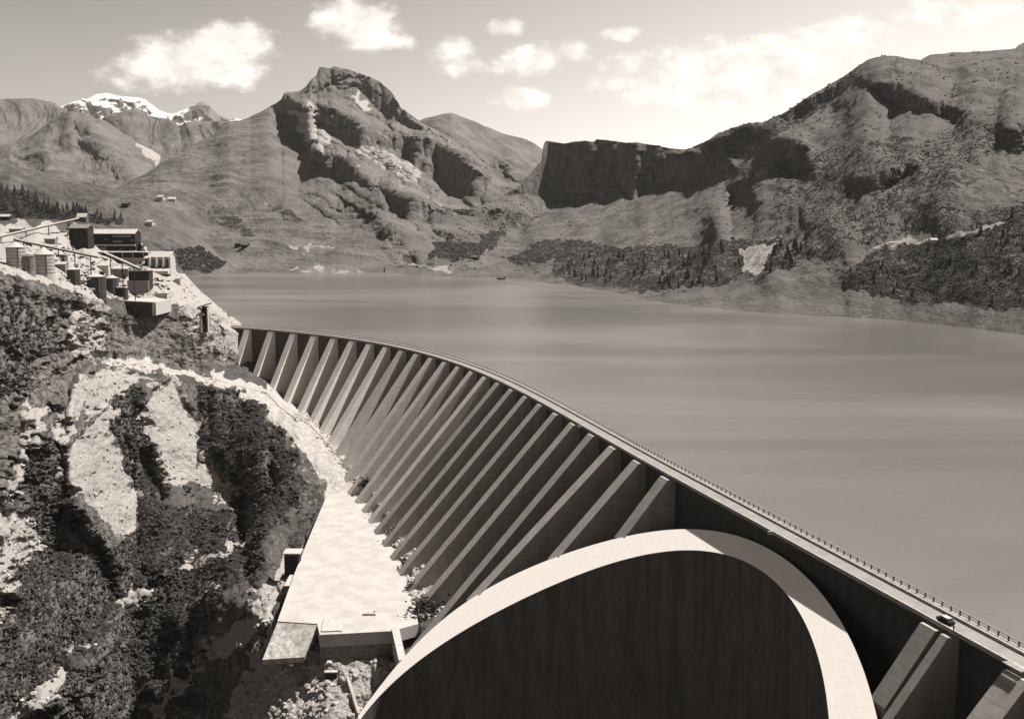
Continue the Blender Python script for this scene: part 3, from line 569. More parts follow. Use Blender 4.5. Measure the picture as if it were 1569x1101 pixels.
# arch: a vertical shell whose top is cut by the same inclined plane as the buttress faces
pc, tcs, ncr = crest(24)
mvec = -ncr; m0 = float(np.dot(mvec, pc))
ASL = .9
def onarch(px, py):
    a, e = tangent(np.array(px, float), np.array(py, float))
    # z = zc - ASL*(m0 - m.P)
    zc = -3.3; Yv = (zc-H-ASL*m0)/(e-ASL*(mvec[0]*a+mvec[1])); return np.stack([a*Yv, Yv, H+e*Yv], -1)
AO = [(548, 1095), (565, 1075), (605, 1025), (670, 950), (726, 917), (800, 875.5), (900, 836), (972, 818), (1010, 812), (1066, 811), (1123, 818), (1171, 837), (1219, 869), (1257, 907), (1290, 957), (1314, 1003), (1340, 1078), (1354, 1140), (1362, 1200)]
AI = [(548, 1106), (566, 1085), (598, 1048), (628, 1022), (677, 989), (726, 953), (800, 920), (900, 874), (980, 850), (1053, 844), (1128, 853), (1164, 872), (1195, 898), (1219, 930), (1238, 965), (1254, 1003), (1264, 1051), (1270, 1101), (1272, 1150), (1272, 1200)]
def smooth_curve(pts, n=140, deg=7):
    P = onarch(*np.array(pts, float).T); s = np.r_[0, np.cumsum(np.linalg.norm(np.diff(P, axis=0), axis=1))]; s /= s[-1]
    tt = np.linspace(0, 1, n); return np.stack([np.polyval(np.polyfit(s, P[:, k], deg), tt) for k in range(3)], -1)
AOc = smooth_curve(AO); AIc = smooth_curve(AI)
for Pc in (AOc, AIc): Pc[:, 2] = -3.3-ASL*(m0-Pc[:, :2]@mvec)
arch = MB()
def strip(name, A_, B_, mat, u, parent):
    n = len(A_); V = np.concatenate([A_, B_])+np.array(dinv); Fc = [(k, k+1, n+k+1, n+k) for k in range(n-1)]
    return np_mesh(name, V, Fc, mat, attrs={'u': np.concatenate([u, u])}, parent=parent)
uu = np.r_[0, np.cumsum(np.linalg.norm(np.diff(AIc, axis=0), axis=1))]
n_ = len(AIc)
# closed shell: top, intrados face, extrados face, foot as parts of one arch
low_o = AOc.copy(); low_o[:, 2] = -165; low_i = AIc.copy(); low_i[:, 2] = -165
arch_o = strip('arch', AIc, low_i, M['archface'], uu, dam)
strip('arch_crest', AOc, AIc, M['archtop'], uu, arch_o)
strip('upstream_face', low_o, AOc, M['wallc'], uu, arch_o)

# buttresses
TOE = {0: (378, 548), 1: (396, 562), 2: (418, 577), 3: (440, 600), 4: (466, 612), 5: (483, 627), 6: (502, 656), 15: (597, 789), 16: (609, 804), 17: (618, 828), 18: (628, 852), 19: (638, 882), 20: (652, 918), 21: (668, 942)}
ks, hs, kk = [], [], []
for q, (x, y) in TOE.items():
    p, t, n = crest(q); a_, e_ = tangent(x, y); zt = np.interp(q, ii, ztop)
    A = np.array([[n[0], -a_], [n[1], -1.]]); so_, Yv = np.linalg.solve(A, -p); h = zt-(H+e_*Yv); ks.append(q); hs.append(h); kk.append(so_/h)
hfit = np.polyfit(ks+[24, 27], hs+[hs[-1]+3]*2, 3); 
kf = lambda i: float(np.interp(i, [0, 3, 6, 10, 15, 20], [.62, .66, .74, .86, .95, .96]))
hf = lambda i: float(np.interp(i, ks, hs)) if i < 21 else hs[-1]+(i-21)*1.0
def buttress(i, wd=6.):
    """a fin whose head stands a little proud of the deck edge, so that the sun reaches its sloping face from the top down"""
    p, t, n = crest(i); zt = float(np.interp(i, ii, ztop)); o0 = float(np.interp(i, [0, 24], [1.9, 2.8])); z0 = -1.05
    if i <= 24:
        dz = lambda z: float((p*(H-z)/(H-zt)-p)@n); z0 = zt+o0/max(dz(zt+1), .5)
    h = hf(i); oT = kf(i)*h; zT = zt-h; sl_ = (oT-o0)/(z0-zT); zE = zT-14; oE = oT+sl_*14; bot = zE-4
    rel = AOc[:, :2]-p; al = rel@n; ac = rel@t; hitk = [al[j] for j in range(len(al)-1) if ac[j]*ac[j+1] <= 0 and al[j] > 3]
    if hitk and min(hitk)+1.5 < oE:      # butts against the back of the arch where it reaches it
        oE = min(hitk)-.6*wd*abs(float(t@mvec))-.2; q = p+n*oE; zE = -3.3-ASL*(m0-float(q@mvec))-.3; o0 = min(o0, oE*.3); bot = -150.
    prof = [(.02, z0), (o0, z0), (oE, zE), (oE, bot), (.02, bot)]; V = []
    for sgn in (-1, 1):
        for (o_, z_) in prof: q = p+n*o_+t*sgn*wd/2; V.append(Vector((q[0], q[1], z_))+dinv)
    mb = MB().add(V, [(0, 1, 2, 3, 4), (9, 8, 7, 6, 5)]+[(k, (k+1) % 5, 5+(k+1) % 5, 5+k) for k in range(5)])
    return mb.build('buttress', M['buttress_sunlit' if i < 8 else 'buttress_half_lit' if i < 15 else 'buttress'], dam)  # far buttresses lighter: stronger sun put into the concrete colour
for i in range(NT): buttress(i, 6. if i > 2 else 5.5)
for (px_, py_, wd) in ((1426, 975, 4.9), (1449, 990, 2.4), (1566, 1052, 6.4)):
    P0 = onz(px_, py_, -3.4)[:2]; p, t, n = crest(24); s_ = np.dot(P0-p, t); tt = crest(24.0001)
    i_ = 24+s_/np.linalg.norm(crest(25)[0]-crest(24)[0]); buttress(i_, wd)
for s_ in range(3): buttress(i_+1+s_, 6.)
# ---- raycast helper on the gorge mesh
G = REL['gorge_slope']
bvh = BVHTree.FromPolygons([tuple(v) for v in G['V']], [tuple(f) for f in G['faces']])
def hit(px, py, default=600):
    a, e = tangent(px, py); d = Vector((float(a), 1, float(e)))
    r = bvh.ray_cast(Vector((0, 0, H)), d.normalized(), 5000)
    return r[0] if r[0] is not None else Vector(at(px, py, default))
def ground(x, y, z0=400):
    r = bvh.ray_cast(Vector((x, y, z0)), Vector((0, 0, -1)), 2000); return r[0].z if r[0] is not None else -75.

# ------------------------------------------------------------------ concrete apron and walls below the dam
ZA = -74.5
def slab_between(mb, pts, ztop_, zbot):
    n = len(pts); b = len(mb.v); mb.v += [(x, y, ztop_) for x, y in pts]+[(x, y, zbot) for x, y in pts]
    mb.f += [tuple(b+k for k in range(n))]+[tuple(b+n+k for k in range(n))[::-1]]+[(b+k, b+(k+1) % n, b+n+(k+1) % n, b+n+k) for k in range(n)]
apx = [(500, 760), (530, 752), (556, 756), (580, 790), (606, 838), (622, 872), (634, 915), (641, 955), (601, 966), (490, 972), (486, 955), (425, 951), (452, 876), (478, 812)]
ap = empty('concrete_apron', tuple(onz(540, 880, ZA)), 'broad pale concrete apron at the foot of the buttresses, ending in a dark front wall', 'platform')
ai = -Vector(ap.location)
def offs(mb):
    mb.v = [tuple(Vector(v)+ai) for v in mb.v]; return mb
pts = [tuple(onz(a, b, ZA)[:2]) for a, b in apx]
mb = MB(); slab_between(mb, pts, ZA, ZA-5); offs(mb).build('slab', M['apron'], ap)
mb = MB(); A = onz(490, 972.4, ZA-.3); B_ = onz(601, 966.4, ZA-.3); mb.hexa([(A[0], A[1], ZA-14), (B_[0], B_[1], ZA-14), (B_[0], B_[1]+3, ZA-14), (A[0], A[1]+3, ZA-14)], [(A[0], A[1], ZA-.3), (B_[0], B_[1], ZA-.3), (B_[0], B_[1]+3, ZA-.3), (A[0], A[1]+3, ZA-.3)])
offs(mb).build('front_wall', M['grey'], ap)
mb = MB(); q = [onz(425, 953, ZA-.2), onz(488, 957, ZA-.2), onz(466, 1006, ZA-9), onz(402, 1010, ZA-9)]
mb.hexa([tuple(v-np.array([0, 0, 2.])) for v in q], [tuple(v) for v in q]); offs(mb).build('stone_revetment', M['rockb'], ap)
mb = MB(); q = [onz(600, 962, ZA+.6), onz(611, 960, ZA+.6), onz(622, 1008, ZA-3), onz(611, 1011, ZA-3)]
mb.hexa([tuple(v-np.array([0, 0, 9.])) for v in q], [tuple(v) for v in q]); offs(mb).build('wing_wall', M['white'], ap)
mb = MB(); mb.hexa([tuple(onz(a, b, ZA+.01)) for a, b in ((492, 968), (524, 967), (524, 948), (496, 949))], [tuple(onz(a, b, ZA+.01)+np.array([0, 0, .5])) for a, b in ((492, 968), (524, 967), (524, 948), (496, 949))]); offs(mb).build('raised_pad', M['white'], ap)
mb = MB(); q = [onz(441, 893, ZA-.6), onz(455, 893, ZA-.6), onz(446, 881, ZA-.6), onz(458, 881, ZA-.6)]
mb.hexa([tuple(onz(a, b, ZA-2.5)) for a, b in ((435, 897), (449, 897), (455, 880), (444, 880))], [tuple(onz(a, b, ZA-1.2)) for a, b in ((435, 897), (449, 897), (455, 880), (444, 880))]); offs(mb).build('side_landing', M['white'], ap)
# L shaped kerb lying on the apron
P0 = onz(566, 942, ZA); k = empty('kerb_block', tuple(P0), 'small L-shaped white concrete kerb block lying alone on the pale apron', 'block')
MB().box(-2.6, -.5, .0, 2.6, .5, .9).build('long_block', M['white'], k); MB().box(-.2, .52, 0, .7, 4.2, .9).build('short_block', M['white'], k); MB().box(1.5, .52, 0, 1.8, 3.2, .6).build('side_post', M['dark'], k)
# shed beside the apron
P0 = onz(447, 873, ZA-3); w_ = 23*P0[1]/1600
sd = empty('valve_shed', tuple(P0), 'small dark shed with a flat white roof left of the pale apron', 'shed')
MB().box(-w_/2, 0, -6, w_/2, 6, 7.6).build('wall', M['dark'], sd); MB().box(-w_/2-.5, -.7, 7.6, w_/2+.9, 6.8, 8.2).build('roof', M['white'], sd); MB().box(-1, -.06, 0, .4, .0, 2.4).build('door', M['black'], sd)
# small wall and box in the rocks below the apron
P0 = hit(507, 1040); sb = empty('intake_box', tuple(P0), 'tiny dark concrete box among the rocks below the apron wall', 'box')
MB().box(-2.2, 0, -3, 2.2, 3, 2.6).build('wall', M['dark'], sb); MB().box(-2.5, -.3, 2.6, 2.5, 3.3, 3).build('cover', M['white'], sb)
mb = MB(); a = hit(530, 1042); b = hit(548, 1098)
mb.hexa([(a.x, a.y, a.z-4), (a.x+1, a.y, a.z-4), (b.x+1, b.y, b.z-4), (b.x, b.y, b.z-4)], [(a.x, a.y, a.z+2.2), (a.x+1, a.y, a.z+2.2), (b.x+1, b.y, b.z+1.6), (b.x, b.y, b.z+1.6)])
tag(mb.build('low_wall', M['white']), 'thin white concrete wall running down the rocks beside the left foot of the arch', 'wall')

# ------------------------------------------------------------------ gravel track draped on the slope
def drape(name, pxs, wid, mat, label=None, lift=.35):
    P = [Vector(p) for p in pxs] if len(pxs[0]) == 3 else [hit(a, b) for a, b in pxs]; pts = []
    for a, b in zip(P[:-1], P[1:]):
        n = max(2, int((b-a).length/3)); pts += [a.lerp(b, t/n) for t in range(n)]
    pts.append(P[-1]); V = []; Fs = []; NC = 5
    for j, p in enumerate(pts):
        d = (pts[min(j+2, len(pts)-1)]-pts[max(j-2, 0)]); d.z = 0; d.normalize(); r = Vector((-d.y, d.x, 0)); zs = [ground(p.x+r.x*o_, p.y+r.y*o_, p.z+4) for o_ in (-wid/3, 0, wid/3)]; zs = [z_ for z_ in zs if abs(z_-p.z) < 4]
        zc = sum(zs)/len(zs) if zs else p.z
        for c in range(NC): o_ = (c/(NC-1)-.5)*wid*(1+.18*math.sin(j*1.7+c)); V.append((p.x+r.x*o_, p.y+r.y*o_, zc+lift))
    for j in range(len(pts)-1):
        for c in range(NC-1): Fs.append((j*NC+c, j*NC+c+1, (j+1)*NC+c+1, (j+1)*NC+c))
    V = np.array(V); n = len(V); V2 = V.copy(); V2[:, 2] -= 1.6
    o = np_mesh(name, np.concatenate([V, V2]), np.array(Fs+[(a+n, b+n, c+n, d+n) for a, b, c, d in Fs]+[(j*NC, (j+1)*NC, (j+1)*NC+n, j*NC+n) for j in range(len(pts)-1)]+[(j*NC+NC-1, (j+1)*NC+NC-1, (j+1)*NC+NC-1+n, j*NC+NC-1+n) for j in range(len(pts)-1)]), mat)
    tag(o, kind='structure'); return o
def ledge_pt(px, t):
    f = lambda row: at(px, np.interp(px, [q[0] for q in row], [q[1] for q in row]), np.interp(px, [q[0] for q in row], [q[2] for q in row]))
    return f(g2o)*(1-t)+f(g2i)*t
def ledge_road(name, x0, x1, t0, t1, lift):
    xs = np.arange(x0, x1, 2.5); ts = np.linspace(t0, t1, 9); V = []; n = len(ts)
    for j, x in enumerate(xs):
        for c, t in enumerate(ts):
            p = ledge_pt(x, t+(.06*math.sin(j*.9+c)+.05*math.sin(j*.37) if c in (0, n-1) else 0)); q = ground(p[0], p[1], p[2]+5); z = p[2] if abs(q-p[2]) > 3 else max(q, p[2]-.5)
            V.append((p[0], p[1], z+lift+(.08*math.sin(c*1.9+j*.5))))
    V = np.array(V); idx = np.arange(len(V)).reshape(len(xs), n); Fq = np.stack([idx[:-1, :-1], idx[:-1, 1:], idx[1:, 1:], idx[1:, :-1]], -1).reshape(-1, 4)
    V2 = V.copy(); V2[:, 2] -= 2.5; m_ = len(V); S = []
    for e in (0, n-1):
        for j in range(len(xs)-1): S.append((idx[j, e], idx[j+1, e], idx[j+1, e]+m_, idx[j, e]+m_))
    return tag(np_mesh(name, np.concatenate([V, V2]), np.concatenate([Fq, np.array(S)]), M['path'], smooth=True), kind='structure')
ledge_road('path', 152, 352, .1, .85, .55)
ledge_road('access_road', 345, 534, .05, .92, .6)

# ------------------------------------------------------------------ works buildings on the bluff
def base(px, py, dz=0.):
    p = hit(px, py); return Vector((p.x, p.y, p.z+dz)), p.y/F
def bld(name, label, cat, px0, px1, pyb, py_eave, py_ridge=None, depth=10., wall='dark', roof='roof', rz=0., extra=None, over=.5, flat_h=.6, Yf=None):
    b_, k = base((px0+px1)/2, pyb); fw = (b_-Vector((0, 0, H))).normalized(); b_ = b_-fw*5; k = b_.y/F
    if Yf: q = at((px0+px1)/2, pyb, Yf); b_ = Vector(q); k = Yf/F
    wd = (px1-px0)*k; h = (pyb-py_eave)*k; o = empty(name, tuple(b_), label, cat, rz=rz)
    wm = MB().box(-wd/2, 0, -8, wd/2, depth, h)
    if py_ridge is None:
        wm.build('wall', M[wall], o); MB().box(-wd/2-over, -over, h+.01, wd/2+over, depth+over, h+flat_h).build('roof', M[roof], o)
    else:
        hr = (pyb-py_ridge)*k
        for x in (-wd/2, wd/2-.2): wm.add([(x, 0, h), (x+.2, 0, h), (x+.2, depth/2, hr), (x, depth/2, hr), (x, depth, h), (x+.2, depth, h)], [(0, 1, 2, 3), (3, 2, 5, 4), (0, 3, 4), (1, 5, 2)])
        wm.build('wall', M[wall], o); MB().gable(-wd/2-over, -over, wd/2+over, depth+over, h-.15, hr, .35).build('roof', M[roof], o)
    if extra: extra(o, wd, h, depth, k)
    return o
def silo(label, px0, px1, pyb, pyt, pya, wall='silo', name='silo', roof='roof'):
    b_, k = base((px0+px1)/2, pyb); r = (px1-px0)*k/2; h = (pyb-pyt)*k; o = empty(name, tuple(b_), label, 'silo')
    MB().cyl((0, r), r, r, -8, h, 32).build('shell', M[wall], o, smooth=False)
    MB().cyl((0, r), r*1.05, .25, h+.02, h+(pyt-pya)*k+.3, 32).build('cone_roof', M[roof], o)
    n = 6
    for j in range(n): mb = MB(); mb.cyl((0, r), r+.12, r+.12, h*(j+.5)/n, h*(j+.5)/n+.22, 32); mb.build('hoop', M['steel'], o)
    MB().box(r*.55, -.1+r*.12, 0, r*.55+.5, r*.2, h).build('ladder', M['steel'], o); return o
silo('pale ringed silo with a cone roof at the left edge of the works', 5, 33, 409, 379, 372)
silo('grey silo standing in the shade between the two pale silos', 27, 49, 416, 393, 390, 'grey', roof='steel')
silo('pale ringed silo with a pointed white roof, right of its twin, on the bluff edge', 47, 77, 421, 390, 380)
silo('dark steel bin furthest left in the row above the retaining wall', 100, 119, 434, 413, 411, 'silodark')
silo('wider dark steel bin in the middle of the row above the retaining wall', 129, 157, 448, 424, 421, 'silodark')
silo('narrow dark steel bin right of the wider one above the retaining wall', 158, 177, 448, 426, 422, 'silodark')
def main_extra(o, w, h, d, k):
    MB().box(-w/2+2, -1.6, h*.34, w/2+.3, -.02, h*.34+1.1).build('canopy', M['white'], o)
    MB().box(-w/2-.6, -2.6, h*.02, w/2+1, -.03, h*.02+.9).build('loading_ledge', M['white'], o)
    for j in range(9): x = w*(-.02+.05*j); MB().box(x, -.1, h*.84, x+w*.035, -.02, h*.90).build('window', M['roof'], o)  # pale bars stand in for an illegible upper line of lettering
    for x, zz, ww in ((-.22, .66, .05), (.40, .62, .07), (.12, .12, .06), (.36, .12, .05)): MB().box(w*x, -.12, h*zz, w*(x+ww), -.02, h*zz+.9).build('window', M['grey'], o)
    cu = bpy.data.curves.new('sign', 'FONT'); cu.body = 'GINA'; cu.size = h*.17; cu.extrude = .05; cu.space_character = 1.4; cu.offset = .04
    t = bpy.data.objects.new('sign_lettering', cu); COL.objects.link(t); dg = bpy.context.evaluated_depsgraph_get(); me = bpy.data.meshes.new_from_object(t.evaluated_get(dg))
    bpy.data.objects.remove(t); t = bpy.data.objects.new('sign_lettering', me); COL.objects.link(t); t.parent = o; me.materials.clear(); me.materials.append(M['white'])
    t.rotation_euler = (math.pi/2, 0, 0); t.location = (-w*.02, -.12, h*.52)
    MB().box(-w/2+3, d/2-.8, h*1.05, -w/2+4.4, d/2+.8, h*1.05+2.6).build('vent', M['dark'], o)
bld('mixing_plant', 'large dark timber building with a pale pitched roof and small white letters on its front', 'building', 143, 208, 386, 358.5, 352, 13, extra=main_extra, rz=R(-2))
def low_extra(o, w, h, d, k):
    n = 6
    for j in range(n): x = -w/2+.4+(w-.8)*j/(n-1); MB().box(x-.25, -2.2, -6, x+.25, -1.7, h).build('post', M['white'], o)
    MB().box(w*.05, -1., -6, w*.5, -.03, h*.35).build('infill_panel', M['white'], o)
bld('loading_shed', 'long low shed with a white roof edge and posts, below the large dark timber building', 'shed', 141, 222, 399, 387, None, 8, over=2.4, extra=low_extra, roof='white')
bld('gabled_shed', 'dark-fronted gabled shed against the pale rock, left of the large dark building', 'shed', 107, 135, 374, 350, 345, 12, rz=R(0), roof='grey')
bld('hilltop_hut', 'tiny bright-roofed hut on top of the pale rock at the conveyor end', 'hut', 118, 132, 338, 333, 327.5, 5, wall='steel', roof='white', over=.4, Yf=862)
def bays(o, w, h, d, k):
    for j in range(4): x = -w/2+w*j/3.; MB().box(x-.7, -3.2, -6, x+.7, -.02, h-.05).build('pier', M['white'], o)
    for j in range(3): x = -w/2+w*(j+.5)/3.; MB().box(x-.9, -.2, 0, x+.9, -.02, h*.8).build('opening', M['steel'], o)
    MB().hexa([(-w/2-.5, -9, -3), (w/2+.5, -9, -3), (w/2+.5, -3.3, -3), (-w/2-.5, -3.3, -3)], [(-w/2-.5, -9, -.6), (w/2+.5, -9, -.6), (w/2+.5, -3.3, 1.2), (-w/2-.5, -3.3, 1.2)]).build('ramp', M['white'], o)
bld('bay_bunker', 'white three-bay concrete bunker with a bright roof at the right end of the works', 'bunker', 231, 262, 413, 394, 386, 11, wall='white', roof='white', extra=bays, over=.8)
bld('dark_store', 'dark block-shaped store with a grey lower wall, just left below the white three-bay bunker', 'store', 198, 229, 446, 416, None, 8, wall='dark', roof='steel', extra=lambda o, w, h, d, k: MB().box(-w/2-.6, -1.6, -6, w/2, -.02, h*.55).build('lower_wall', M['grey'], o))
for (lab, a, b, c, d_, e, wl, rf) in (('small dark hut with a white roof beside the far left of the works yard', 0, 14, 337, 332, 329, 'dark', 'white'), ('low shed with a pale roof tucked behind the dark steel bins', 165, 196, 421, 412, 409, 'grey', 'roof'),
        ('little flat grey cabin between the gabled shed and the pale silos', 86, 99, 398, 391, None, 'steel', 'roof'), ('small cabin right of the long low shed', 222, 230, 405, 396, 393, 'dark', 'roof'), ('narrow dark shed directly above the retaining wall', 176, 192, 452, 441, None, 'dark', 'roof'), ('pale lean-to shed between the long low shed and the dark steel bins', 150, 166, 414, 407, 405, 'white', 'white'),
        ('low pale shed below the middle of the long sloping conveyor', 84, 100, 411, 405, 402, 'grey', 'white'), ('small white hut just behind the right pale silo', 78, 88, 404, 398, 395, 'white', 'white'), ('pale shed on the slope left of the gabled shed', 68, 84, 372, 366, 363, 'grey', 'white'),
        ('small dark hut left of the white three-bay bunker', 223, 231, 425, 417, 414, 'dark', 'white'), ('low white shed at the right end of the retaining wall terrace', 240, 256, 456, 450, None, 'white', 'white'), ('pale shed beside the upper conveyor near the left edge', 14, 34, 357, 351, 348, 'grey', 'white'), ('small pale hut on the slope right of the white three-bay bunker', 268, 276, 432, 427, 424, 'white', 'white')):
    bld('site_hut', lab, 'hut', a, b, c, d_, e, 5, wall=wl, roof=rf, over=.4)
def gallery(name, label, pts, wd, th, legs=4, mat='roof', dz=0.):
    """an inclined conveyor gallery between photo points (px, py, Y)"""
    P = [Vector(at(*p)) for p in pts]; o = empty(name, tuple(P[0]), label, 'conveyor'); off = -P[0]
    for a, b in zip(P[:-1], P[1:]): MB().beam(a+off, b+off, wd, th).build('belt_deck', M[mat], o); MB().beam(a+off+Vector((0, 0, -th/2-.45)), b+off+Vector((0, 0, -th/2-.45)), wd*.7, .85).build('truss', M['dark'], o)
    a, b = P[0], P[-1]
    for j in range(legs):
        p = a.lerp(b, (j+.5)/legs); z = min(ground(p.x, p.y), p.z-1); MB().beam(p+off+Vector((0, 0, -th)), Vector((p.x, p.y, z-1))+off, .5, .5).build('support_leg', M['dark'], o)
    return o
gallery('conveyor', 'long straight pale conveyor climbing from the left edge to the hilltop hut', [(-20, 366, 690), (120, 334, 850)], 1.5, .6, 4)
gallery('conveyor', 'long conveyor sloping down from behind the pale silos towards the large dark building', [(22, 366, 640), (150, 393, 700)], 1.5, .6, 5)
gallery('conveyor', 'short conveyor slanting down to the right in front of the long low shed', [(160, 387, 715), (214, 411, 700)], 1.8, .9, 3, 'white')
gallery('conveyor', 'thin light strut conveyor rising between the leftmost bin and the middle bin', [(108, 440, 650), (140, 426, 655)], 1., .5, 1, 'white')
cl_d = MB(); cl_p = MB(); yard = [(80, 425), (100, 400), (60, 385), (20, 370), (90, 375), (140, 395), (222, 398), (232, 425), (262, 430), (262, 458), (150, 456), (120, 448)]
r_ = REL['gorge_slope']; mk_ = inpoly(r_['PX'], r_['PY'], yard).ravel(); Pq = r_['P'].reshape(-1, 3)[mk_]
for q in RS.choice(len(Pq), 330, replace=False):
    p = Pq[q]; mb_ = cl_d if RS.rand() < .55 else cl_p; a = RS.uniform(0, 3.1); l_ = RS.uniform(.5, 4.5)*(1 if RS.rand() < .8 else 2); hh_ = RS.uniform(.2, 1.6); d = Vector((math.cos(a), math.sin(a), RS.uniform(-.05, .25)*(RS.rand() < .3)))*l_/2
    v = Vector(p)+Vector((0, 0, hh_*.4)); mb_.beam(v-d, v+d, RS.uniform(.2, 1.8), hh_)
tag(cl_d.build('site_debris', M['dark']), kind='stuff'); tag(cl_p.build('stacked_timber', M['roof']), kind='stuff')
# retaining wall with sun and shade put into its face colours, and the portal
c0 = at(152, 460, 708); c1 = at(236, 464, 684); c2 = at(262, 463, 716)
mb = MB(); hh = 8.5; th_ = 1.4
o = empty('retaining_wall', tuple(c1), 'long concrete retaining wall with a shaded front and a bright end face, on top of the rock outcrop', 'wall')
def wseg(a, b, z, zb, t=1.4):
    a = np.array(a); b = np.array(b); d = (b-a)[:2]; d /= np.linalg.norm(d); n = np.array([-d[1], d[0]])*t
    V = lambda p, zz: (p[0]-c1[0], p[1]-c1[1], zz-c1[2]); q = [a[:2], b[:2], b[:2]+n, a[:2]+n]
    return MB().hexa([V(p, zb) for p in q], [V(p, z) for p in q])
wseg(c0, c1, c1[2], c1[2]-hh).build('front_face', M['shadec'], o); wseg(c1+np.array([.0, .02, 0]), c2, c1[2]+.004, c1[2]-hh).build('end_face', M['white'], o)
wseg(c0-np.array([0, .4, 0]), c1-np.array([0, .4, 0]), c1[2]+.6, c1[2]+.01, 2.2).build('coping', M['white'], o)
mb = MB(); V = [(p[0]-c1[0], p[1]-c1[1], -.5) for p in (c0, c1, c2, c2+np.array([-25, 30, 0]), c0+np.array([-5, 30, 0]))]; mb.v = V+[(x, y, -1.4) for x, y, z in V]; mb.f = [(0, 1, 2, 3, 4), (9, 8, 7, 6, 5)]+[(k, (k+1) % 5, 5+(k+1) % 5, 5+k) for k in range(5)]
mb.build('terrace', M['white'], o)
P0 = hit(312, 500); P0.y -= 3; k_ = P0.y/F; o = empty('tunnel_portal', tuple(P0), 'white concrete portal frame with a black opening beside the left end of the dam', 'portal')
MB().box(-5*k_, -1, -4, -1.5*k_, 2, 30*k_).build('pillar', M['white'], o); MB().box(8*k_, -1, -4, 9.6*k_, 2, 30*k_).build('pillar', M['white'], o)
MB().hexa([(-6*k_, -1.5, 30*k_), (10*k_, -1.5, 34*k_), (10*k_, 9, 34*k_), (-6*k_, 9, 30*k_)], [(-6*k_, -1.5, 31*k_), (10*k_, -1.5, 36*k_), (10*k_, 9, 36*k_), (-6*k_, 9, 31*k_)]).build('lintel', M['dark'], o)
MB().box(-1.5*k_, 3, -4, 8*k_, 5, 31*k_).build('opening', M['black'], o)
MB().hexa([(-24*k_, .5, -4), (-5*k_, -.5, -4), (-5*k_, 2, -4), (-24*k_, 3, -4)], [(-24*k_, .5, 20*k_), (-5*k_, -.5, 27*k_), (-5*k_, 2, 27*k_), (-24*k_, 3, 20*k_)]).build('side_panel', M['white'], o)

# ------------------------------------------------------------------ things on the crest
p, t, n = crest(24); rzc = math.atan2(-t[0], t[1])      # rotation that turns +y along the crest (away)
tv = Vector((t[0], t[1], 0)); ang = math.atan2(tv.y, tv.x)-math.pi/2
Pc = onz(1450, 957, 0); car = empty('parked_car', (Pc[0]+.3, Pc[1]+1.2, .0), 'small dark car with a pale roof standing on the crest road near the right edge', 'car', rz=ang)
MB().hexa([(-.8, -2, .3), (.8, -2, .3), (.8, 2, .3), (-.8, 2, .3)], [(-.78, -2, .85), (.78, -2, .85), (.78, 2, .9), (-.78, 2, .9)]).build('body', M['dark'], car)
MB().hexa([(-.72, -1.1, .9), (.72, -1.1, .9), (.72, 1.6, .9), (-.72, 1.6, .9)], [(-.6, -.7, 1.38), (.6, -.7, 1.38), (.6, 1.3, 1.38), (-.6, 1.3, 1.38)]).build('window', M['glass'], car)
MB().box(-.63, -.75, 1.385, .63, 1.35, 1.48).build('roof', M['white'], car)
for sx_ in (-.74, .74):
    for sy_ in (-1.3, 1.3):
        o = MB().cyl((0, 0), .32, .32, -.09, .09, 14).build('wheel', M['tyre'], car); o.rotation_euler = (0, math.pi/2, 0); o.location = (sx_, sy_, .32)
for sx_ in (-.55, .55): MB().box(sx_-.12, -2.04, .55, sx_+.12, -2.002, .75).build('headlight', M['white'], car)
def person(loc, rz, label):
    pts = {'pelvis': (0, 0, .95, .13), 'chest': (0, .01, 1.30, .16), 'neck': (0, 0, 1.47, .06), 'head': (0, -.01, 1.63, .10), 'kl': (-.1, -.04, .5, .075), 'al': (-.1, 0, .07, .05), 'fl': (-.1, -.16, .04, .04),
           'kr': (.1, .02, .5, .075), 'ar': (.11, .06, .07, .05), 'fr': (.11, -.1, .04, .04), 'sl': (-.2, .01, 1.38, .07), 'el': (-.26, .03, 1.1, .05), 'hl': (-.25, -.08, .86, .04), 'sr': (.2, .01, 1.38, .07), 'er': (.26, .03, 1.1, .05), 'hr': (.25, -.08, .86, .04)}
    ks_ = list(pts); E = [('pelvis', 'chest'), ('chest', 'neck'), ('neck', 'head'), ('pelvis', 'kl'), ('kl', 'al'), ('al', 'fl'), ('pelvis', 'kr'), ('kr', 'ar'), ('ar', 'fr'), ('chest', 'sl'), ('sl', 'el'), ('el', 'hl'), ('chest', 'sr'), ('sr', 'er'), ('er', 'hr')]
    me = bpy.data.meshes.new('person'); me.from_pydata([pts[k][:3] for k in ks_], [(ks_.index(a), ks_.index(b)) for a, b in E], [])
    o = bpy.data.objects.new('person', me); COL.objects.link(o); md = o.modifiers.new('s', 'SKIN')
    for j, k in enumerate(ks_): me.skin_vertices[0].data[j].radius = (pts[k][3],)*2
    me.skin_vertices[0].data[0].use_root = True; o.modifiers.new('u', 'SUBSURF').levels = 2
    dg = bpy.context.evaluated_depsgraph_get(); m2 = bpy.data.meshes.new_from_object(o.evaluated_get(dg)); o.modifiers.clear(); o.data = m2; m2.materials.clear(); m2.materials.append(M['cloth'])
    o.location = loc; o.rotation_euler = (0, 0, rz); return tag(o, label, 'person')
Pc = onz(1461, 968, 0); person((Pc[0], Pc[1], 0), .6, 'person in dark clothes standing on the crest road beside the small car')
Pc = onz(1556, 1022, 0); bs = empty('road_barrier', (Pc[0], Pc[1], 0), 'stack of white striped barrier boards lying on the crest road at the right edge', 'barrier', rz=ang)
for j in range(4): MB().box(-1.3+j*.62, -2.4, .02, -.95+j*.62, 2.4, .3).build('board', M['white'], bs)
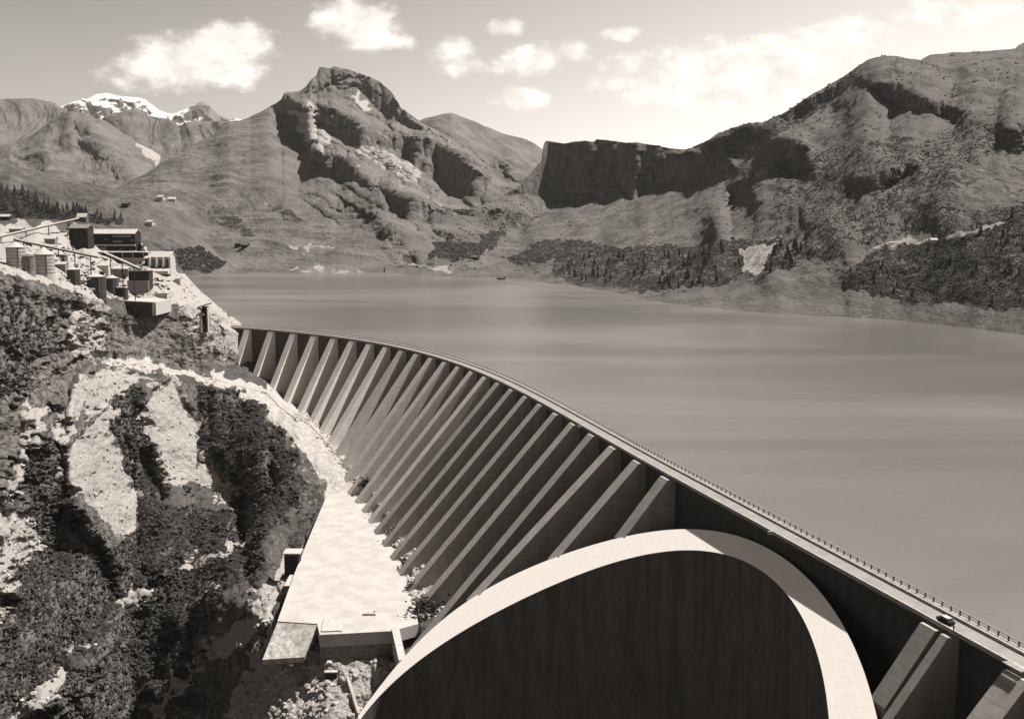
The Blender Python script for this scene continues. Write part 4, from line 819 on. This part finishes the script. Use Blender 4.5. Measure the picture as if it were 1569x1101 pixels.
for j in (-1.8, 1.8): MB().box(-1.35, j-.1, .31, .95, j+.1, .38).build('cross_bar', M['rail'], bs)
for (x_, y_, lab) in ((888, 655, 'small white marker board on the downstream curb above the middle buttresses'), (1181, 818, 'small white lamp bracket on the downstream curb above the arch')):
    p_ = onz(x_, y_, .4); o = empty('marker_board', tuple(p_), lab, 'marker'); MB().box(-.9, -.3, 0, .9, .1, .9).build('board', M['white'], o); MB().box(-.15, -.1, -1.2, .15, .1, 0).build('bracket', M['steel'], o)

# ------------------------------------------------------------------ planting and stones
def ico():
    t = (1+5**.5)/2; v = np.array([(-1, t, 0), (1, t, 0), (-1, -t, 0), (1, -t, 0), (0, -1, t), (0, 1, t), (0, -1, -t), (0, 1, -t), (t, 0, -1), (t, 0, 1), (-t, 0, -1), (-t, 0, 1)], float); v /= np.linalg.norm(v[0])
    f = np.array([(0, 11, 5), (0, 5, 1), (0, 1, 7), (0, 7, 10), (0, 10, 11), (1, 5, 9), (5, 11, 4), (11, 10, 2), (10, 7, 6), (7, 1, 8), (3, 9, 4), (3, 4, 2), (3, 2, 6), (3, 6, 8), (3, 8, 9), (4, 9, 5), (2, 4, 11), (6, 2, 10), (8, 6, 7), (9, 8, 1)]); return v, f
IV, IF = ico()
def blobs(name, centres, sizes, mat, squash=.7, jit=.35, sub=1, leafy=0):
    n = len(centres); V = []; Fc = []; b = 0
    K = sub; N = n*K; C = np.repeat(centres, K, 0); S = np.repeat(sizes, K)
    if K > 1: C = C+RS.normal(size=(N, 3))*S[:, None]*np.array([.55, .55, .3]); S = S*RS.uniform(.45, .8, N)
    vv = IV[None]*(1+RS.uniform(-jit, jit, (N, 12, 1)))*S[:, None, None]; an = RS.uniform(0, 6.28, N); ca, sa = np.cos(an)[:, None], np.sin(an)[:, None]
    x = vv[..., 0]*ca-vv[..., 1]*sa; y = vv[..., 0]*sa+vv[..., 1]*ca; z = vv[..., 2]*squash
    V = np.stack([x, y, z], -1)+C[:, None]; Fc = IF[None]+12*np.arange(N)[:, None, None]
    return np_mesh(name, V.reshape(-1, 3), Fc.reshape(-1, 3), mat)
def sample(rel, wfun, n):
    r = REL[rel]; w_ = np.clip(wfun(r), 0, None).ravel(); w_ = w_/w_.sum(); k = RS.choice(len(w_), n, p=w_); return r['P'].reshape(-1, 3)[k], r['PX'].ravel()[k], r['PY'].ravel()[k]
def wn(r, s=40., o=4): return fbm(r['P']/s+3, o)
P, _, _ = sample('right_hillside', lambda r: (r['mk'][..., 0]+.10+.6*wn(r, 30, 5) > .22)*(r['P'][..., 2] > 3)*(r['mk'][..., 1] < .3)*(.3+r['mk'][..., 0]), 30000)
tag(blobs('shrub_cover', P, RS.uniform(.5, 1.7, len(P))*np.clip(P[:, 1]/1100, .8, 1.6), M['bush'], sub=2), kind='stuff')
P, _, _ = sample('gorge_slope', lambda r: (r['mk'][..., 0]+.15+.55*wn(r, 34, 5) > .52)*(r['mk'][..., 1] < .4)*(r['PX'] < 500)*(r['mk'][..., 2]-.35*r['mk'][..., 0] < .45)*(.4+.6*np.clip(r['mk'][..., 0], 0, 1)), 10500)
tag(blobs('slope_scrub', P, RS.uniform(.45, 1.5, len(P))*np.clip(P[:, 1]/480, .8, 1.5), M['bush'], sub=3), kind='stuff')
P, _, _ = sample('left_hill', lambda r: (r['mk'][..., 0]+.1*wn(r, 60) > .5)*1., 3500)
tag(blobs('hillside_scrub', P, RS.uniform(.9, 2.6, len(P)), M['bush'], sub=2), kind='stuff')
P, _, _ = sample('gorge_slope', lambda r: (r['mk'][..., 1] > .45)*(.3+np.clip(wn(r, 20), 0, 1))*(1-inpoly(r['PX'], r['PY'], apx+[(395, 585)]))*(1-inpoly(r['PX'], r['PY'], [(300, 560), (420, 585), (560, 745), (495, 770), (440, 660), (380, 610)])), 4000)
tag(blobs('scree_stones', P, RS.uniform(.2, 1., len(P))**2*1.5, M['rockb'], sub=1, jit=.45), kind='stuff')
# rubble along the feet of the buttresses
T_ = np.array([(455, 640), (483, 640), (502, 668), (520, 695), (545, 728), (572, 758), (590, 790), (604, 818), (612, 850), (622, 880), (634, 915), (648, 945)], float); C = []
for _ in range(1300):
    u = RS.uniform(0, len(T_)-1.01); j = int(u); q = T_[j]+(T_[j+1]-T_[j])*(u-j)+RS.normal(size=2)*[5, 3]; h_ = hit(q[0], q[1]); C.append(tuple(h_))
tag(blobs('rubble', np.array(C), RS.uniform(.4, 2.3, len(C)), M['rockb'], jit=.45), kind='stuff')
def bush_mesh():
    me = None; n = 170; V = []; Fc = []
    c = RS.normal(size=(n, 3))*[.55, .55, .4]+[0, 0, .5]; o = blobs('foliage', c, RS.uniform(.08, .2, n), M['bush'], squash=.8); me = o.data; bpy.data.objects.remove(o); return me
bms = [bush_mesh() for _ in range(3)]; stem_me = MB().cyl((0, 0), .08, .05, -.3, .5, 6).build('stem', M['bark']); sm = stem_me.data; bpy.data.objects.remove(stem_me)
BU = [(538, 686, 3), (527, 674, 3.), (520, 662, 2.2), (562, 745, 3), (567, 762, 2.6), (582, 787, 2.6), (598, 800, 2.6), (611, 818, 3.), (625, 868, 2.), (634, 902, 2.), (655, 936, 3.6)]
for j, (a, b, sz) in enumerate(BU):
    h_ = hit(a, b); o = empty('bush', tuple(h_), 'dark low bush in the rubble line between the buttress feet and the pale apron', 'bush', 'bushes along the feet of the buttresses', rz=j)
    o.scale = (sz*1.4, sz*1.4, sz*1.3)
    for nm, me in (('foliage', bms[j % 3]), ('stem', sm)): c = bpy.data.objects.new(nm, me); COL.objects.link(c); c.parent = o
# conifers
def conifer_mesh(seed):
    rr = random.Random(seed); V = []; Fc = []
    L_ = 8
    for l in range(L_):
        z0 = .12+.86*l/L_; z1 = z0+.26*(1-.5*l/L_); rad = .20*(1-l/L_)**.8*rr.uniform(.85, 1.15)+.015; n = 9; b = len(V); V.append((rr.uniform(-.01, .01), rr.uniform(-.01, .01), min(z1, 1.02))); ph = rr.uniform(0, 6)
        for i in range(2*n):
            r_ = rad*(1 if i % 2 else .55)*rr.uniform(.75, 1.2); a = ph+math.pi*i/n; V.append((r_*math.cos(a), r_*math.sin(a), z0-(.03 if i % 2 else -.02)+rr.uniform(-.01, .01)))
        for i in range(2*n): Fc.append((b, b+1+i, b+1+(i+1) % (2*n)))
    mb = MB(); mb.v = V; mb.f = Fc; o = mb.build('crown', M['foliage']); me = o.data; bpy.data.objects.remove(o); return me
cms = [conifer_mesh(k) for k in range(5)]; tk = MB().cyl((0, 0), .02, .008, -.08, .5, 7).build('trunk', M['bark']); tm = tk.data; bpy.data.objects.remove(tk)
def forest(rel, poly, n, hmin, hmax, label, group):
    r = REL[rel]; mk = inpoly(r['PX'], r['PY'], poly).ravel(); P = r['P'].reshape(-1, 3)[mk]; k = RS.choice(len(P), n, replace=False)
    for q in k:
        p = P[q]; hgt = RS.uniform(hmin, hmax); o = empty('pine_tree', tuple(p), label, 'tree', group, rz=RS.uniform(0, 6)); wdt = hgt*RS.uniform(.8, 1.3); o.scale = (wdt, wdt, hgt)
        for nm, me in (('crown', cms[RS.randint(5)]), ('trunk', tm)): c = bpy.data.objects.new(nm, me); COL.objects.link(c); c.parent = o
forest('right_hillside', [(850, 415), (900, 395), (1000, 392), (1130, 388), (1145, 430), (1080, 445), (1000, 448), (900, 436)], 75, 7, 14, 'dark conifer in the wood along the far shore, left of the bare rock scar', 'conifers on the far shore left of the rock scar')
forest('right_hillside', [(1185, 385), (1225, 372), (1235, 405), (1190, 432), (1172, 432)], 20, 8, 14, 'dark conifer just right of the bare rock scar above the far shore', 'conifers right of the rock scar')
forest('right_hillside', [(1300, 430), (1400, 395), (1480, 345), (1569, 330), (1620, 350), (1620, 470), (1500, 468), (1380, 462)], 48, 5, 10, 'dark conifer in the scrub on the hillside above the right shore', 'conifers on the right hillside')
forest('left_hill', [(-60, 290), (0, 291), (40, 300), (80, 320), (95, 332), (80, 338), (-60, 338)], 78, 13, 20, 'dark conifer in the dense wood behind the works at the left edge', 'conifers in the wood behind the works')
forest('left_hill', [(95, 326), (190, 334), (190, 344), (95, 338)], 20, 10, 16, 'dark conifer in the thin row behind the pale rock of the works', 'conifers behind the works')
# chalets on the far slopes
bv2 = {}
for nm in ('left_hill', 'central_mountain', 'right_hillside'):
    r = REL[nm]; bv2[nm] = BVHTree.FromPolygons([tuple(v) for v in r['V']], [tuple(f) for f in r['faces']])
def hit2(px, py):
    a, e = tangent(px, py); d = Vector((float(a), 1, float(e))).normalized(); best = None
    for b in bv2.values():
        q = b.ray_cast(Vector((0, 0, H)), d, 9000)
        if q[0] is not None and (best is None or q[3] < best[1]): best = (q[0], q[3])
    return best[0] if best else None
CH = [(193, 316, 'pale chalet alone on the slope above the large dark building'), (247, 306, 'left one of two pale chalets high on the grassy left slope'), (264, 309, 'right one of two pale chalets high on the grassy left slope'), (231, 344, 'tiny chalet just above the works plateau edge'),
      (366, 377, 'left one of two dark barns by the far left shore'), (376, 379, 'right one of two dark barns by the far left shore'), (728, 398, 'dark barn on the meadow at the head of the lake'), (1430, 372, 'small hut beside the light track on the right hillside'), (768, 430, 'tiny dark hut at the water edge at the head of the lake')]
for (a, b, lab) in CH:
    q = hit2(a, b)
    if q is None: continue
    dk = 'dark' in lab; o = empty('chalet', tuple(q), lab, 'chalet', rz=random.uniform(-.4, .4)); s_ = max(q.y/1500, .55)
    MB().box(-5*s_, -3.5*s_, -4, 5*s_, 3.5*s_, 3.6*s_).build('wall', M['dark' if dk else 'white'], o); MB().gable(-5.6*s_, -4.2*s_, 5.6*s_, 4.2*s_, 3.5*s_, 6.2*s_, .5).build('roof', M['steel' if dk else 'roof'], o)


# ------------------------------------------------------------------ haze
m = bpy.data.materials.new('haze'); m.use_nodes = True; nt = m.node_tree; nt.nodes.clear()
pv = nn(nt, 'ShaderNodeVolumePrincipled'); pv.inputs['Color'].default_value = (.95, .93, .9, 1); pv.inputs['Density'].default_value = 1.5e-5; pv.inputs['Anisotropy'].default_value = .2
oo = nn(nt, 'ShaderNodeOutputMaterial'); nt.links.new(pv.outputs[0], oo.inputs['Volume'])
tag(MB().box(-5200, -500, -220, 5200, 11500, 1700).build('haze', m), kind='stuff')
